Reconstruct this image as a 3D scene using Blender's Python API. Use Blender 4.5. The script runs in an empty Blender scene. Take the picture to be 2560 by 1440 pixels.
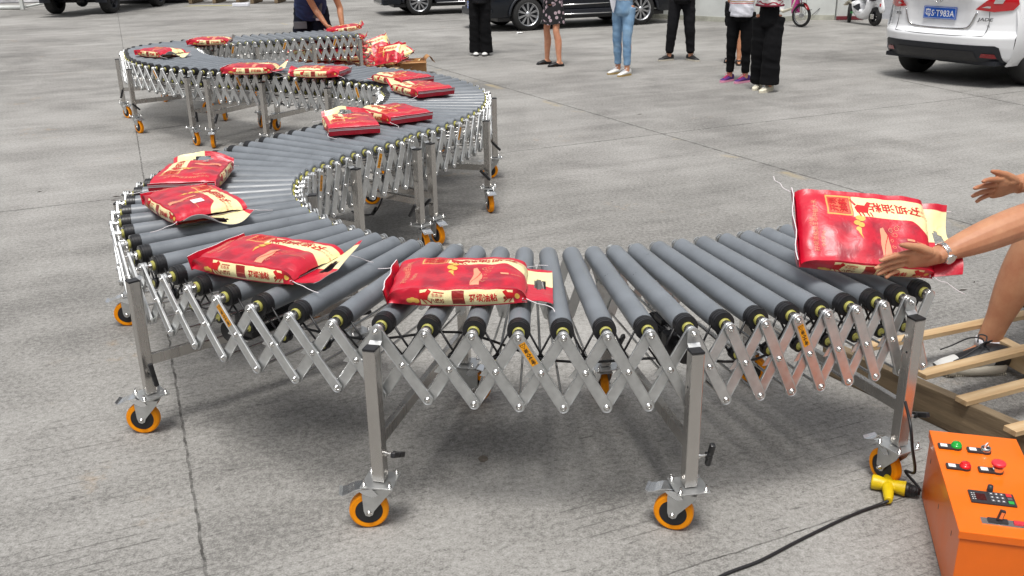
import bpy, bmesh, math, random
from math import sin, cos, pi, radians
from mathutils import Vector, Matrix, noise

sc = bpy.context.scene
COL = sc.collection

# ---------------------------------------------------------------- camera, sky, sun, exposure
CAM_H = 1.755
F_PX, PITCH, ROLL = 2374.3, radians(20.2897), radians(-1.01504)
cam = bpy.data.cameras.new('camera')
cam.sensor_width = 36.0
cam.lens = F_PX / 2560 * 36.0
cam.clip_start = 0.05
cam.clip_end = 800
camo = bpy.data.objects.new('camera', cam)
COL.objects.link(camo)
_r = Vector((1, 0, 0)); _u = Vector((0, sin(PITCH), cos(PITCH))); _f = Vector((0, cos(PITCH), -sin(PITCH)))
_c, _s = cos(ROLL), sin(ROLL)
_R = _r * _c + _u * _s; _U = _u * _c - _r * _s
camo.matrix_world = Matrix(((_R.x, _U.x, -_f.x, 0), (_R.y, _U.y, -_f.y, 0), (_R.z, _U.z, -_f.z, CAM_H), (0, 0, 0, 1)))
sc.camera = camo

SUN_EL, SUN_AZ = radians(71), radians(192)     # azimuth measured clockwise from +Y
w = bpy.data.worlds.new('World'); sc.world = w; w.use_nodes = True
nt = w.node_tree; nt.nodes.clear()
out = nt.nodes.new('ShaderNodeOutputWorld'); bg = nt.nodes.new('ShaderNodeBackground')
sky = nt.nodes.new('ShaderNodeTexSky'); sky.sky_type = 'NISHITA'; sky.sun_disc = False
sky.sun_elevation = SUN_EL; sky.sun_rotation = SUN_AZ; sky.dust_density = 4.0; sky.air_density = 1.0
hs = nt.nodes.new('ShaderNodeHueSaturation'); hs.inputs['Saturation'].default_value = 0.18
nt.links.new(sky.outputs[0], hs.inputs['Color']); nt.links.new(hs.outputs[0], bg.inputs[0])
bg.inputs[1].default_value = 0.085
nt.links.new(bg.outputs[0], out.inputs[0])
sl = bpy.data.lights.new('sun', 'SUN'); sl.energy = 1.5; sl.angle = radians(16); sl.color = (1.0, 0.97, 0.92)
so = bpy.data.objects.new('sun', sl); COL.objects.link(so)
_d = Vector((sin(SUN_AZ) * cos(SUN_EL), cos(SUN_AZ) * cos(SUN_EL), sin(SUN_EL)))
so.rotation_euler = (-_d).to_track_quat('-Z', 'Y').to_euler(); so.location = (0, 0, 20)
sc.view_settings.view_transform = 'Standard'; sc.view_settings.look = 'None'
sc.view_settings.gamma = 1.0; sc.view_settings.exposure = 0.88

# ---------------------------------------------------------------- helpers
def px(p, z=0.0):
    """world point seen at photo pixel p (2560 wide) on the level z"""
    x = p[0] - 1280; y = -(p[1] - 720)
    x, y = _c * x - _s * y, _s * x + _c * y
    d = Vector((x, F_PX * cos(PITCH) + y * sin(PITCH), -F_PX * sin(PITCH) + y * cos(PITCH)))
    t = (z - CAM_H) / d.z
    return Vector((d.x * t, d.y * t, z))

def ray(p, dist):
    """world point seen at photo pixel p at horizontal distance Y=dist"""
    x = p[0] - 1280; y = -(p[1] - 720)
    x, y = _c * x - _s * y, _s * x + _c * y
    d = Vector((x, F_PX * cos(PITCH) + y * sin(PITCH), -F_PX * sin(PITCH) + y * cos(PITCH)))
    t = dist / d.y
    return Vector((d.x * t, d.y * t, CAM_H + d.z * t))

def srgb(r, g, b):
    f = lambda c: (c / 12.92 if c <= 0.04045 else ((c + 0.055) / 1.055) ** 2.4)
    return (f(r / 255), f(g / 255), f(b / 255), 1)

MATS = {}
def mat(name, col, rough=0.5, metal=0.0, var=0.0, vscale=8.0, bump=0.0, bscale=60.0, coat=0.0, col2=None, rvar=0.0, spec=0.5, trans=0.0, sheen=0.0, stretch=None, emit=None):
    if name in MATS: return MATS[name]
    m = bpy.data.materials.new(name); m.use_nodes = True
    n = m.node_tree; b = n.nodes['Principled BSDF']
    if len(col) == 3: col = (*col, 1)
    b.inputs['Base Color'].default_value = col
    b.inputs['Roughness'].default_value = rough; b.inputs['Metallic'].default_value = metal
    b.inputs['Coat Weight'].default_value = coat; b.inputs['Specular IOR Level'].default_value = spec
    b.inputs['Coat Roughness'].default_value = 0.05
    if sheen: b.inputs['Sheen Weight'].default_value = sheen
    if trans: b.inputs['Transmission Weight'].default_value = trans
    tc = n.nodes.new('ShaderNodeTexCoord'); src = tc.outputs['Object']
    if stretch:
        mp = n.nodes.new('ShaderNodeMapping'); mp.inputs['Scale'].default_value = stretch
        n.links.new(src, mp.inputs[0]); src = mp.outputs[0]
    if var or col2 or rvar:
        nz = n.nodes.new('ShaderNodeTexNoise'); nz.inputs['Scale'].default_value = vscale; nz.inputs['Detail'].default_value = 5
        nz.inputs['Roughness'].default_value = 0.6
        n.links.new(src, nz.inputs['Vector'])
        if var or col2:
            rp = n.nodes.new('ShaderNodeValToRGB'); rp.color_ramp.elements[0].position = 0.35; rp.color_ramp.elements[1].position = 0.68
            if col2:
                if len(col2) == 3: col2 = (*col2, 1)
                rp.color_ramp.elements[0].color = col; rp.color_ramp.elements[1].color = col2
            else:
                rp.color_ramp.elements[0].color = tuple(c * (1 - var) for c in col[:3]) + (1,)
                rp.color_ramp.elements[1].color = tuple(min(1, c * (1 + var)) for c in col[:3]) + (1,)
            n.links.new(nz.outputs['Fac'], rp.inputs[0]); n.links.new(rp.outputs[0], b.inputs['Base Color'])
        if rvar:
            mr = n.nodes.new('ShaderNodeMapRange'); mr.inputs['From Min'].default_value = 0.3; mr.inputs['From Max'].default_value = 0.7
            mr.inputs['To Min'].default_value = max(0.02, rough - rvar); mr.inputs['To Max'].default_value = min(1, rough + rvar)
            n.links.new(nz.outputs['Fac'], mr.inputs['Value']); n.links.new(mr.outputs[0], b.inputs['Roughness'])
    if bump:
        nb = n.nodes.new('ShaderNodeTexNoise'); nb.inputs['Scale'].default_value = bscale; nb.inputs['Detail'].default_value = 4
        n.links.new(src, nb.inputs['Vector'])
        bp = n.nodes.new('ShaderNodeBump'); bp.inputs['Strength'].default_value = bump; bp.inputs['Distance'].default_value = 0.004
        n.links.new(nb.outputs['Fac'], bp.inputs['Height']); n.links.new(bp.outputs[0], b.inputs['Normal'])
    if emit:
        b.inputs['Emission Color'].default_value = emit[0]; b.inputs['Emission Strength'].default_value = emit[1]
    MATS[name] = m
    return m

class MB:
    """collects shapes, builds them as ONE mesh"""
    def __init__(s): s.v = []; s.f = []; s.m = []; s.sm = []
    def add(s, verts, faces, mi=0, smooth=True, M=None):
        o = len(s.v)
        for p in verts:
            p = Vector(p)
            s.v.append(M @ p if M is not None else p)
        for f in faces:
            s.f.append([o + i for i in f]); s.m.append(mi); s.sm.append(smooth)
        return s
    def box(s, c, size, mi=0, M=None, bev=0.0):
        x, y, z = [d / 2 for d in size]; c = Vector(c)
        if bev <= 0:
            vs = [c + Vector((a * x, b * y, e * z)) for a in (-1, 1) for b in (-1, 1) for e in (-1, 1)]
            fs = [(0, 1, 3, 2), (4, 6, 7, 5), (0, 4, 5, 1), (2, 3, 7, 6), (0, 2, 6, 4), (1, 5, 7, 3)]
            return s.add(vs, fs, mi, False, M)
        b_ = min(bev, x * .98, y * .98, z * .98)
        bm = bmesh.new(); bmesh.ops.create_cube(bm, size=1)
        for v in bm.verts: v.co = Vector((v.co.x * 2 * x, v.co.y * 2 * y, v.co.z * 2 * z)) + c
        bmesh.ops.bevel(bm, geom=bm.edges[:], offset=b_, segments=2, profile=0.6, affect='EDGES')
        s.bm(bm, mi, False, M); return s
    def bm(s, bm, mi=0, smooth=True, M=None):
        bm.verts.index_update()
        s.add([v.co.copy() for v in bm.verts], [[v.index for v in f.verts] for f in bm.faces], mi, smooth, M); bm.free()
    def lathe(s, prof, axis='x', seg=20, mi=0, M=None, caps=True, smooth=True):
        """prof: list of (t, r) along the axis"""
        vs = []; fs = []
        for t, r in prof:
            for k in range(seg):
                a = 2 * pi * k / seg
                if axis == 'x': vs.append((t, r * cos(a), r * sin(a)))
                elif axis == 'y': vs.append((r * sin(a), t, r * cos(a)))
                else: vs.append((r * cos(a), r * sin(a), t))
        n = len(prof)
        for i in range(n - 1):
            for k in range(seg):
                k2 = (k + 1) % seg
                fs.append((i * seg + k, i * seg + k2, (i + 1) * seg + k2, (i + 1) * seg + k))
        s.add(vs, fs, mi, smooth, M)
        if caps:
            for i in (0, n - 1):
                if prof[i][1] > 1e-5:
                    ring = vs[i * seg:(i + 1) * seg]
                    idx = list(range(seg))
                    s.add(ring, [idx if i else idx[::-1]], mi, False, M)
        return s
    def cyl(s, a, b, r, r2=None, seg=16, mi=0, M=None, caps=True, bev=0.0):
        a = Vector(a); b = Vector(b); L = (b - a).length
        if r2 is None: r2 = r
        q = (b - a).to_track_quat('X', 'Z').to_matrix().to_4x4()
        T = Matrix.Translation(a) @ q
        if M is not None: T = M @ T
        if bev: pr = [(0, r - bev), (bev, r), (L - bev, r2), (L, r2 - bev)]
        else: pr = [(0, r), (L, r2)]
        return s.lathe(pr, 'x', seg, mi, T, caps)
    def tube(s, pts, r, seg=8, mi=0, M=None, caps=True, flat=1.0):
        """round (or flattened) tube through pts; r a number or one per point"""
        pts = [Vector(p) for p in pts]; n = len(pts)
        rr = r if isinstance(r, (list, tuple)) else [r] * n
        vs = []; up = None
        for i, p in enumerate(pts):
            d = (pts[min(i + 1, n - 1)] - pts[max(i - 1, 0)])
            if d.length < 1e-9: d = Vector((0, 0, 1))
            d.normalize()
            if up is None:
                up = Vector((0, 0, 1)) if abs(d.z) < 0.9 else Vector((1, 0, 0))
            sd = d.cross(up); 
            if sd.length < 1e-6: sd = d.orthogonal()
            sd.normalize(); up = sd.cross(d).normalized()
            ri = rr[i]
            ra, rb = (ri if isinstance(ri, (tuple, list)) else (ri, ri * flat))
            for k in range(seg):
                a = 2 * pi * k / seg
                vs.append(p + sd * (ra * cos(a)) + up * (rb * sin(a)))
        fs = []
        for i in range(n - 1):
            for k in range(seg):
                k2 = (k + 1) % seg
                fs.append((i * seg + k, i * seg + k2, (i + 1) * seg + k2, (i + 1) * seg + k))
        if caps:
            fs.append(list(range(seg))[::-1]); fs.append([(n - 1) * seg + k for k in range(seg)])
        return s.add(vs, fs, mi, True, M)
    def sphere(s, c, r, mi=0, M=None, seg=16, rings=10):
        rr = r if isinstance(r, (tuple, list)) else (r, r, r)
        vs = [(c[0], c[1], c[2] - rr[2])]; fs = []
        for i in range(1, rings):
            t = -pi / 2 + pi * i / rings
            for k in range(seg):
                a = 2 * pi * k / seg
                vs.append((c[0] + rr[0] * cos(t) * cos(a), c[1] + rr[1] * cos(t) * sin(a), c[2] + rr[2] * sin(t)))
        vs.append((c[0], c[1], c[2] + rr[2]))
        for k in range(seg):
            fs.append((0, 1 + (k + 1) % seg, 1 + k))
            for i in range(rings - 2):
                a = 1 + i * seg
                fs.append((a + k, a + (k + 1) % seg, a + seg + (k + 1) % seg, a + seg + k))
            fs.append((1 + (rings - 2) * seg + k, 1 + (rings - 2) * seg + (k + 1) % seg, len(vs) - 1))
        return s.add(vs, fs, mi, True, M)
    def prism(s, outline, t0, t1, axis='y', mi=0, M=None, smooth=False):
        """2-D outline extruded between t0 and t1 along an axis; outline in the other two axes"""
        def mk(a, b, t):
            return (t, a, b) if axis == 'x' else ((a, t, b) if axis == 'y' else (a, b, t))
        n = len(outline)
        vs = [mk(a, b, t0) for a, b in outline] + [mk(a, b, t1) for a, b in outline]
        fs = [(i, (i + 1) % n, n + (i + 1) % n, n + i) for i in range(n)]
        s.add(vs, fs, mi, smooth, M)
        s.add(vs, [list(range(n))[::-1], list(range(n, 2 * n))], mi, False, M)
        return s
    def text(s, body, size, M, mi=0, align='CENTER', thick=0.0, mapf=None, bold=0.0, sub=0):
        c = bpy.data.curves.new('t', 'FONT'); c.body = body; c.size = size; c.align_x = align; c.align_y = 'CENTER'
        c.offset = bold; c.resolution_u = 2
        c.extrude = thick
        o = bpy.data.objects.new('t', c); COL.objects.link(o); bpy.context.view_layer.update()
        me = bpy.data.meshes.new_from_object(o.evaluated_get(bpy.context.evaluated_depsgraph_get()))
        vs = [M @ v.co for v in me.vertices]
        if mapf: vs = [mapf(v) for v in vs]
        s.add(vs, [list(p.vertices) for p in me.polygons], mi, False)
        bpy.data.objects.remove(o); bpy.data.curves.remove(c); bpy.data.meshes.remove(me)
        return s
    def mesh(s, name, mats):
        me = bpy.data.meshes.new(name); me.from_pydata([tuple(v) for v in s.v], [], s.f)
        for m in (mats if isinstance(mats, (list, tuple)) else [mats]): me.materials.append(m)
        me.polygons.foreach_set('material_index', s.m); me.polygons.foreach_set('use_smooth', s.sm)
        me.update()
        return me
    def build(s, name, mats, parent=None, M=None, recalc=False):
        me = s.mesh(name, mats)
        if recalc:
            bm = bmesh.new(); bm.from_mesh(me); bmesh.ops.recalc_face_normals(bm, faces=bm.faces[:]); bm.to_mesh(me); bm.free()
        return link(name, me, parent, M)

def link(name, me, parent=None, M=None):
    """link an object; M is its matrix in the PARENT's space (or the world's)"""
    o = bpy.data.objects.new(name, me); COL.objects.link(o)
    if parent is not None: o.parent = parent
    if M is not None: o.matrix_local = M
    return o

def sharp(me, ang=35):
    """smooth shading with sharp creases"""
    bm = bmesh.new(); bm.from_mesh(me)
    for e in bm.edges:
        e.smooth = not (len(e.link_faces) == 2 and e.calc_face_angle(0) > radians(ang))
    for f in bm.faces: f.smooth = True
    bm.to_mesh(me); bm.free()
    return me

def thing(name, label, cat, loc=(0, 0, 0), rz=0.0, group=None, M=None):
    o = bpy.data.objects.new(name, None); COL.objects.link(o); o.empty_display_size = 0.1
    if M is not None: o.matrix_world = M
    else: o.location = loc; o.rotation_euler = (0, 0, rz)
    return tag(o, label, cat, group)
def tag(o, label=None, cat=None, group=None, kind=None):
    if label: o['label'] = label
    if cat: o['category'] = cat
    if group: o['group'] = group
    if kind: o['kind'] = kind
    return o
def T(x, y=0, z=0): return Matrix.Translation((x, y, z))
def RZ(a): return Matrix.Rotation(a, 4, 'Z')
def RX(a): return Matrix.Rotation(a, 4, 'X')
def RY(a): return Matrix.Rotation(a, 4, 'Y')
def frame(o, x, z):
    """matrix at o with local x along x and local z close to z"""
    x = Vector(x).normalized(); z = Vector(z); y = z.cross(x).normalized(); z = x.cross(y)
    return Matrix(((x.x, y.x, z.x, o[0]), (x.y, y.y, z.y, o[1]), (x.z, y.z, z.z, o[2]), (0, 0, 0, 1)))
def smoothpts(P, n=8):
    """Catmull-Rom through P"""
    P = [Vector(p) for p in P]; out = []
    Q = [P[0] * 2 - P[1]] + P + [P[-1] * 2 - P[-2]]
    for i in range(1, len(Q) - 2):
        for k in range(n):
            t = k / n; a, b, c, d = Q[i - 1], Q[i], Q[i + 1], Q[i + 2]
            out.append(0.5 * ((2 * b) + (c - a) * t + (2 * a - 5 * b + 4 * c - d) * t * t + (3 * b - a - 3 * c + d) * t ** 3))
    out.append(P[-1]); return out
def remesh(obs_mb, name, mats, voxel, parent=None, M=None, smooth_it=4, adapt=0.0, matf=None):
    """fuse overlapping closed shapes into one continuous surface"""
    me = obs_mb.mesh(name, mats)
    bm = bmesh.new(); bm.from_mesh(me); bmesh.ops.recalc_face_normals(bm, faces=bm.faces[:]); bm.to_mesh(me); bm.free()
    o = bpy.data.objects.new('tmp', me); COL.objects.link(o)
    r = o.modifiers.new('r', 'REMESH'); r.mode = 'VOXEL'; r.voxel_size = voxel; r.use_smooth_shade = True
    if smooth_it:
        sm = o.modifiers.new('s', 'SMOOTH'); sm.iterations = smooth_it; sm.factor = 0.5
    bpy.context.view_layer.update()
    me2 = bpy.data.meshes.new_from_object(o.evaluated_get(bpy.context.evaluated_depsgraph_get()))
    bpy.data.objects.remove(o); bpy.data.meshes.remove(me)
    me2.name = name
    me2.materials.clear()
    for m in (mats if isinstance(mats, (list, tuple)) else [mats]): me2.materials.append(m)
    for p in me2.polygons:
        p.use_smooth = True; p.material_index = matf(p.center) if matf else 0
    return link(name, me2, parent, M)

# ---------------------------------------------------------------- materials
M_galv = mat('galvanised_steel', (0.60, 0.61, 0.61), 0.36, 0.85, var=0.10, vscale=25, rvar=0.08)
M_steel = mat('brushed_steel', (0.55, 0.53, 0.505), 0.27, 0.9, var=0.16, vscale=6, rvar=0.10, stretch=(1, 1, 0.15))
M_chrome = mat('bolt_chrome', (0.72, 0.71, 0.69), 0.18, 1.0, rvar=0.05)
M_zinc = mat('bright_zinc', (0.80, 0.82, 0.84), 0.22, 0.95, rvar=.08, vscale=30)
M_pvc = mat('grey_roller_plastic', srgb(114, 119, 125), 0.36, 0.0, var=0.13, vscale=5, rvar=0.12, spec=0.55, bump=.04, bscale=90)
M_rubber = mat('black_rubber', (0.012, 0.012, 0.014), 0.45, 0, rvar=0.1)
M_black = mat('black_plastic', (0.015, 0.015, 0.017), 0.38, 0, rvar=0.08)
M_hub = mat('yellow_bearing', srgb(164, 160, 82), 0.5, 0, var=0.1)
M_tyre = mat('orange_tyre', srgb(255, 154, 8), 0.45, 0, var=0.10, vscale=14, spec=0.25)
M_tyre2 = mat('orange_tread', srgb(196, 104, 22), 0.5, 0, var=0.15)
M_lab = mat('amber_sticker', srgb(236, 160, 22), 0.4)
M_ink = mat('black_ink', (0.01, 0.01, 0.01), 0.5)

# ---------------------------------------------------------------- ground
def ground_material():
    m = bpy.data.materials.new('concrete_yard'); m.use_nodes = True
    n = m.node_tree; L = n.links; N = n.nodes; b = N['Principled BSDF']
    b.inputs['Specular IOR Level'].default_value = 0.3
    geo = N.new('ShaderNodeNewGeometry')
    def nz(scale, detail=6, rough=0.6, vec=None, dist=0.0):
        t = N.new('ShaderNodeTexNoise'); t.inputs['Scale'].default_value = scale; t.inputs['Detail'].default_value = detail
        t.inputs['Roughness'].default_value = rough; t.inputs['Distortion'].default_value = dist
        L.new(vec or geo.outputs['Position'], t.inputs['Vector']); return t.outputs['Fac']
    def mth(op, a, b_=None, c=None, clamp=False):
        t = N.new('ShaderNodeMath'); t.operation = op; t.use_clamp = clamp
        for i, v in enumerate((a, b_, c)):
            if v is None: continue
            if isinstance(v, (int, float)): t.inputs[i].default_value = v
            else: L.new(v, t.inputs[i])
        return t.outputs[0]
    def mr(v, a, b_, c, d):
        t = N.new('ShaderNodeMapRange'); t.inputs[1].default_value = a; t.inputs[2].default_value = b_
        t.inputs[3].default_value = c; t.inputs[4].default_value = d; L.new(v, t.inputs[0]); return t.outputs[0]
    # coordinates turned to the slab grid: u across the broom strokes' length, v across them
    rot = N.new('ShaderNodeVectorRotate'); rot.rotation_type = 'Z_AXIS'; rot.inputs['Angle'].default_value = -radians(23.8)
    L.new(geo.outputs['Position'], rot.inputs['Vector'])
    sx = N.new('ShaderNodeMapping'); sx.inputs['Scale'].default_value = (0.16, 1.0, 1.0); L.new(rot.outputs[0], sx.inputs[0])
    st = sx.outputs[0]
    big = nz(0.35, 4, 0.55); mid = nz(1.6, 6, 0.62, dist=0.4); strk = nz(3.2, 8, 0.68, st, 0.3); fine = nz(46, 8, 0.76); grit = nz(160, 3, 0.6)
    v = mth('ADD', mth('MULTIPLY', mth('SUBTRACT', big, 0.5), 0.5), mth('MULTIPLY', mth('SUBTRACT', mid, 0.5), 0.36))
    v = mth('ADD', v, mth('MULTIPLY', mth('SUBTRACT', strk, 0.5), 0.30))
    v = mth('ADD', v, mth('MULTIPLY', mth('SUBTRACT', fine, 0.5), 0.90))
    v = mth('ADD', v, mth('MULTIPLY', mth('SUBTRACT', grit, 0.5), 0.55))
    # broom grooves
    wv = N.new('ShaderNodeTexWave'); wv.wave_type = 'BANDS'; wv.bands_direction = 'Y'; wv.wave_profile = 'SAW'
    wv.inputs['Scale'].default_value = 6.0; wv.inputs['Distortion'].default_value = 1.6; wv.inputs['Detail'].default_value = 3; wv.inputs['Detail Scale'].default_value = 1.5
    L.new(st, wv.inputs['Vector'])
    gro = mth('MULTIPLY', mr(wv.outputs['Fac'], 0.86, 0.97, 0, 1), mr(nz(1.1, 3, .5), 0.50, 0.60, 0, 1))
    gro = mth('MULTIPLY', gro, mr(nz(26, 3, .6, st), 0.42, 0.56, 0, 1))
    v = mth('SUBTRACT', v, mth('MULTIPLY', gro, 0.17))
    # dark pits and flakes, stretched along the strokes
    pit = nz(55, 4, 0.6, sx.outputs[0]); pits = mr(pit, 0.63, 0.70, 0, 1)
    v = mth('SUBTRACT', v, mth('MULTIPLY', pits, 0.20))
    spk = mr(nz(90, 2, 0.5), 0.66, 0.72, 0, 1); v = mth('ADD', v, mth('MULTIPLY', spk, 0.12))
    stain = mth('MULTIPLY', mr(nz(0.22, 5, .62, dist=0.8), 0.54, 0.66, 0, 1), mr(nz(2.6, 5, .7), 0.38, 0.60, 0.3, 1)); v = mth('SUBTRACT', v, mth('MULTIPLY', stain, 0.10))
    pit2 = mr(nz(19, 2, 0.5), 0.71, 0.74, 0, 1); v = mth('SUBTRACT', v, mth('MULTIPLY', pit2, 0.13))
    # joints between the slabs: (point, point, half width, wobble)
    J = [((-11.378, 28.880), (-0.916, 2.340), .0026, .5), ((-12.285, 31.200), (0.536, -1.462), .0, 0), ((-1.628, 15.239), (3.071, 5.421), .0055, .3),
         ((-3.617, 6.455), (5.947, 10.969), .0042, .5), ((0.292, 2.242), (1.462, 2.779), .0018, .5), ((4.875, 11.992), (5.606, 9.360), .006, .4), ((-2.925, 15.893), (-1.628, 15.239), .0, 0)]
    wob = mth('MULTIPLY', mth('SUBTRACT', nz(9, 5, .7), 0.5), 0.055)
    px_ = N.new('ShaderNodeSeparateXYZ'); L.new(geo.outputs['Position'], px_.inputs[0])
    X, Y = px_.outputs[0], px_.outputs[1]
    joint = None; paint = None
    for (ax, ay), (bx, by), hw, wb in J:
        if hw == 0: continue
        dx, dy = bx - ax, by - ay; l = math.hypot(dx, dy); dx /= l; dy /= l
        # signed distance and position along
        dist = mth('ADD', mth('MULTIPLY', mth('SUBTRACT', X, ax), -dy), mth('MULTIPLY', mth('SUBTRACT', Y, ay), dx))
        along = mth('ADD', mth('MULTIPLY', mth('SUBTRACT', X, ax), dx), mth('MULTIPLY', mth('SUBTRACT', Y, ay), dy))
        if abs(hw - .0055) < 1e-6: paint = mth('MULTIPLY', mr(mth('ABSOLUTE', mth('ADD', dist, .07)), .02, .07, 1, 0), mr(nz(1.3, 4, .7), .56, .66, 0, .5))
        d = mth('ABSOLUTE', mth('ADD', dist, mth('MULTIPLY', wob, wb)))
        k = mr(d, hw, hw * 2.2, 1, 0)
        k = mth('MULTIPLY', k, mth('MULTIPLY', mr(along, -0.05, 0.05, 0, 1), mr(along, l - .05, l + .05, 1, 0)))
        joint = k if joint is None else mth('MAXIMUM', joint, k)
    jn = mth('MULTIPLY', joint, mr(nz(14, 3, .6), 0.32, 0.6, 0.15, 0.85))
    # colour
    lum = mth('ADD', v, 0.5, clamp=True)
    rp = N.new('ShaderNodeValToRGB'); cr = rp.color_ramp
    cr.elements[0].position = 0.0; cr.elements[0].color = (0.07, 0.066, 0.06, 1)
    cr.elements[1].position = 1.0; cr.elements[1].color = (0.52, 0.51, 0.495, 1)
    e = cr.elements.new(0.36); e.color = (0.155, 0.15, 0.142, 1)
    e = cr.elements.new(0.52); e.color = (0.275, 0.267, 0.252, 1)
    e = cr.elements.new(0.70); e.color = (0.37, 0.362, 0.348, 1)
    L.new(lum, rp.inputs[0])
    rust = mth('MULTIPLY', mr(nz(0.9, 3, .5), 0.60, 0.70, 0, 1), mr(nz(7, 5, .7), 0.56, 0.68, 0, 0.45))
    mx = N.new('ShaderNodeMix'); mx.data_type = 'RGBA'; L.new(rust, mx.inputs['Factor']); L.new(rp.outputs[0], mx.inputs['A']); mx.inputs['B'].default_value = (0.36, 0.24, 0.12, 1)
    my = N.new('ShaderNodeMix'); my.data_type = 'RGBA'; L.new(paint, my.inputs['Factor']); L.new(mx.outputs['Result'], my.inputs['A']); my.inputs['B'].default_value = (0.42, 0.33, 0.17, 1)
    mx = my
    mj = N.new('ShaderNodeMix'); mj.data_type = 'RGBA'; L.new(jn, mj.inputs['Factor']); L.new(mx.outputs['Result'], mj.inputs['A']); mj.inputs['B'].default_value = (0.035, 0.033, 0.03, 1)
    L.new(mj.outputs['Result'], b.inputs['Base Color'])
    L.new(mr(mid, 0.3, 0.7, 0.62, 0.85), b.inputs['Roughness'])
    hgt = mth('SUBTRACT', mth('ADD', mth('MULTIPLY', fine, 0.6), mth('MULTIPLY', grit, 0.3)), mth('ADD', mth('MULTIPLY', joint, 1.5), mth('ADD', mth('MULTIPLY', gro, 0.5), mth('MULTIPLY', pits, 0.35))))
    bp = N.new('ShaderNodeBump'); bp.inputs['Strength'].default_value = 0.55; bp.inputs['Distance'].default_value = 0.006
    L.new(hgt, bp.inputs['Height']); L.new(bp.outputs[0], b.inputs['Normal'])
    return m
g = MB(); g.add([(-400, -200, 0), (400, -200, 0), (400, 600, 0), (-400, 600, 0)], [(0, 1, 2, 3)], 0, False)
tag(g.build('ground', ground_material()), kind='structure')

# ---------------------------------------------------------------- the three expanding roller conveyors
# one triple per roller: x, y of its middle and the heading (radians) of its pulley end
PATH = [tuple(map(float, t.split(','))) for t in "1.201,3.213,-1.208;1.114,3.173,-1.218;1.026,3.137,-1.231;0.933,3.104,-1.243;0.838,3.072,-1.255;0.743,3.042,-1.271;0.647,3.014,-1.295;0.549,2.990,-1.330;0.451,2.969,-1.378;0.350,2.957,-1.437;0.247,2.952,-1.496;0.141,2.952,-1.554;0.033,2.959,-1.614;-0.078,2.972,-1.677;-0.191,2.993,-1.748;-0.304,3.022,-1.831;-0.415,3.061,-1.917;-0.525,3.111,-2.008;-0.632,3.170,-2.101;-0.735,3.241,-2.194;-0.834,3.322,-2.283;-0.931,3.414,-2.366;-1.024,3.517,-2.441;-1.108,3.629,-2.508;-1.181,3.747,-2.576;-1.246,3.867,-2.650;-1.300,3.990,-2.736;-1.342,4.114,-2.833;-1.372,4.240,-2.938;-1.391,4.367,-3.046;-1.397,4.495,-3.157;-1.390,4.622,-3.270;-1.370,4.746,-3.385;-1.336,4.867,-3.499;-1.292,4.981,-3.598;-1.246,5.090,-3.671;-1.195,5.192,-3.721;-1.142,5.291,-3.760;-1.087,5.385,-3.794;-1.028,5.473,-3.822;-0.969,5.553,-3.835;-0.920,5.627,-3.830;-0.889,5.700,-3.812;-0.870,5.771,-3.793;-0.835,5.840,-3.765;-0.791,5.908,-3.727;-0.748,5.979,-3.684;-0.708,6.055,-3.635;-0.671,6.135,-3.584;-0.639,6.219,-3.528;-0.610,6.307,-3.467;-0.584,6.398,-3.401;-0.563,6.494,-3.335;-0.547,6.594,-3.275;-0.538,6.697,-3.221;-0.534,6.804,-3.172;-0.536,6.913,-3.121;-0.542,7.025,-3.057;-0.554,7.141,-2.971;-0.581,7.257,-2.859;-0.615,7.371,-2.731;-0.652,7.483,-2.592;-0.689,7.590,-2.442;-0.723,7.689,-2.288;-0.758,7.778,-2.161;-0.806,7.848,-2.097;-0.856,7.906,-2.087;-0.901,7.963,-2.102;-0.949,8.020,-2.127;-1.005,8.076,-2.156;-1.069,8.134,-2.182;-1.142,8.195,-2.200;-1.222,8.257,-2.206;-1.307,8.323,-2.196;-1.397,8.388,-2.174;-1.493,8.451,-2.149;-1.593,8.512,-2.127;-1.696,8.571,-2.111;-1.799,8.629,-2.102;-1.900,8.687,-2.094;-2.000,8.744,-2.087;-2.099,8.798,-2.080;-2.198,8.849,-2.072;-2.294,8.900,-2.062;-2.390,8.950,-2.053;-2.484,9.000,-2.049;-2.580,9.051,-2.057;-2.679,9.102,-2.084;-2.776,9.161,-2.122;-2.871,9.225,-2.167;-2.966,9.295,-2.221;-3.060,9.370,-2.280;-3.149,9.454,-2.342;-3.234,9.545,-2.410;-3.315,9.642,-2.482;-3.388,9.745,-2.556;-3.454,9.853,-2.626;-3.512,9.961,-2.689;-3.564,10.068,-2.739;-3.606,10.173,-2.777;-3.643,10.274,-2.811;-3.687,10.368,-2.855;-3.728,10.460,-2.921;-3.762,10.558,-3.013;-3.786,10.662,-3.127;-3.793,10.773,-3.253;-3.774,10.886,-3.384;-3.734,10.996,-3.512;-3.680,11.099,-3.633;-3.615,11.195,-3.742;-3.544,11.283,-3.840;-3.468,11.364,-3.927;-3.388,11.437,-3.999;-3.304,11.504,-4.060;-3.219,11.565,-4.111;-3.133,11.621,-4.152;-3.046,11.672,-4.186;-2.960,11.721,-4.211;-2.873,11.768,-4.225;-2.786,11.814,-4.227;-2.699,11.860,-4.220;-2.613,11.907,-4.204;-2.528,11.956,-4.184;-2.444,12.006,-4.165;-2.361,12.057,-4.152;-2.280,12.109,-4.145;-2.199,12.162,-4.147;-2.117,12.214,-4.154;-2.035,12.265,-4.163".split(';')]
ZR = 0.654            # height of the roller axes
HB = 0.4125           # half width, bolt to middle
HC = 0.3645           # half length of a roller
RR = 0.034            # roller radius
LB = 0.262            # scissor bar, bolt to bolt
LEGS = (1, 8, 15, 22, 29, 36, 42)
ZTOP = 0.612          # top of the leg posts

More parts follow.
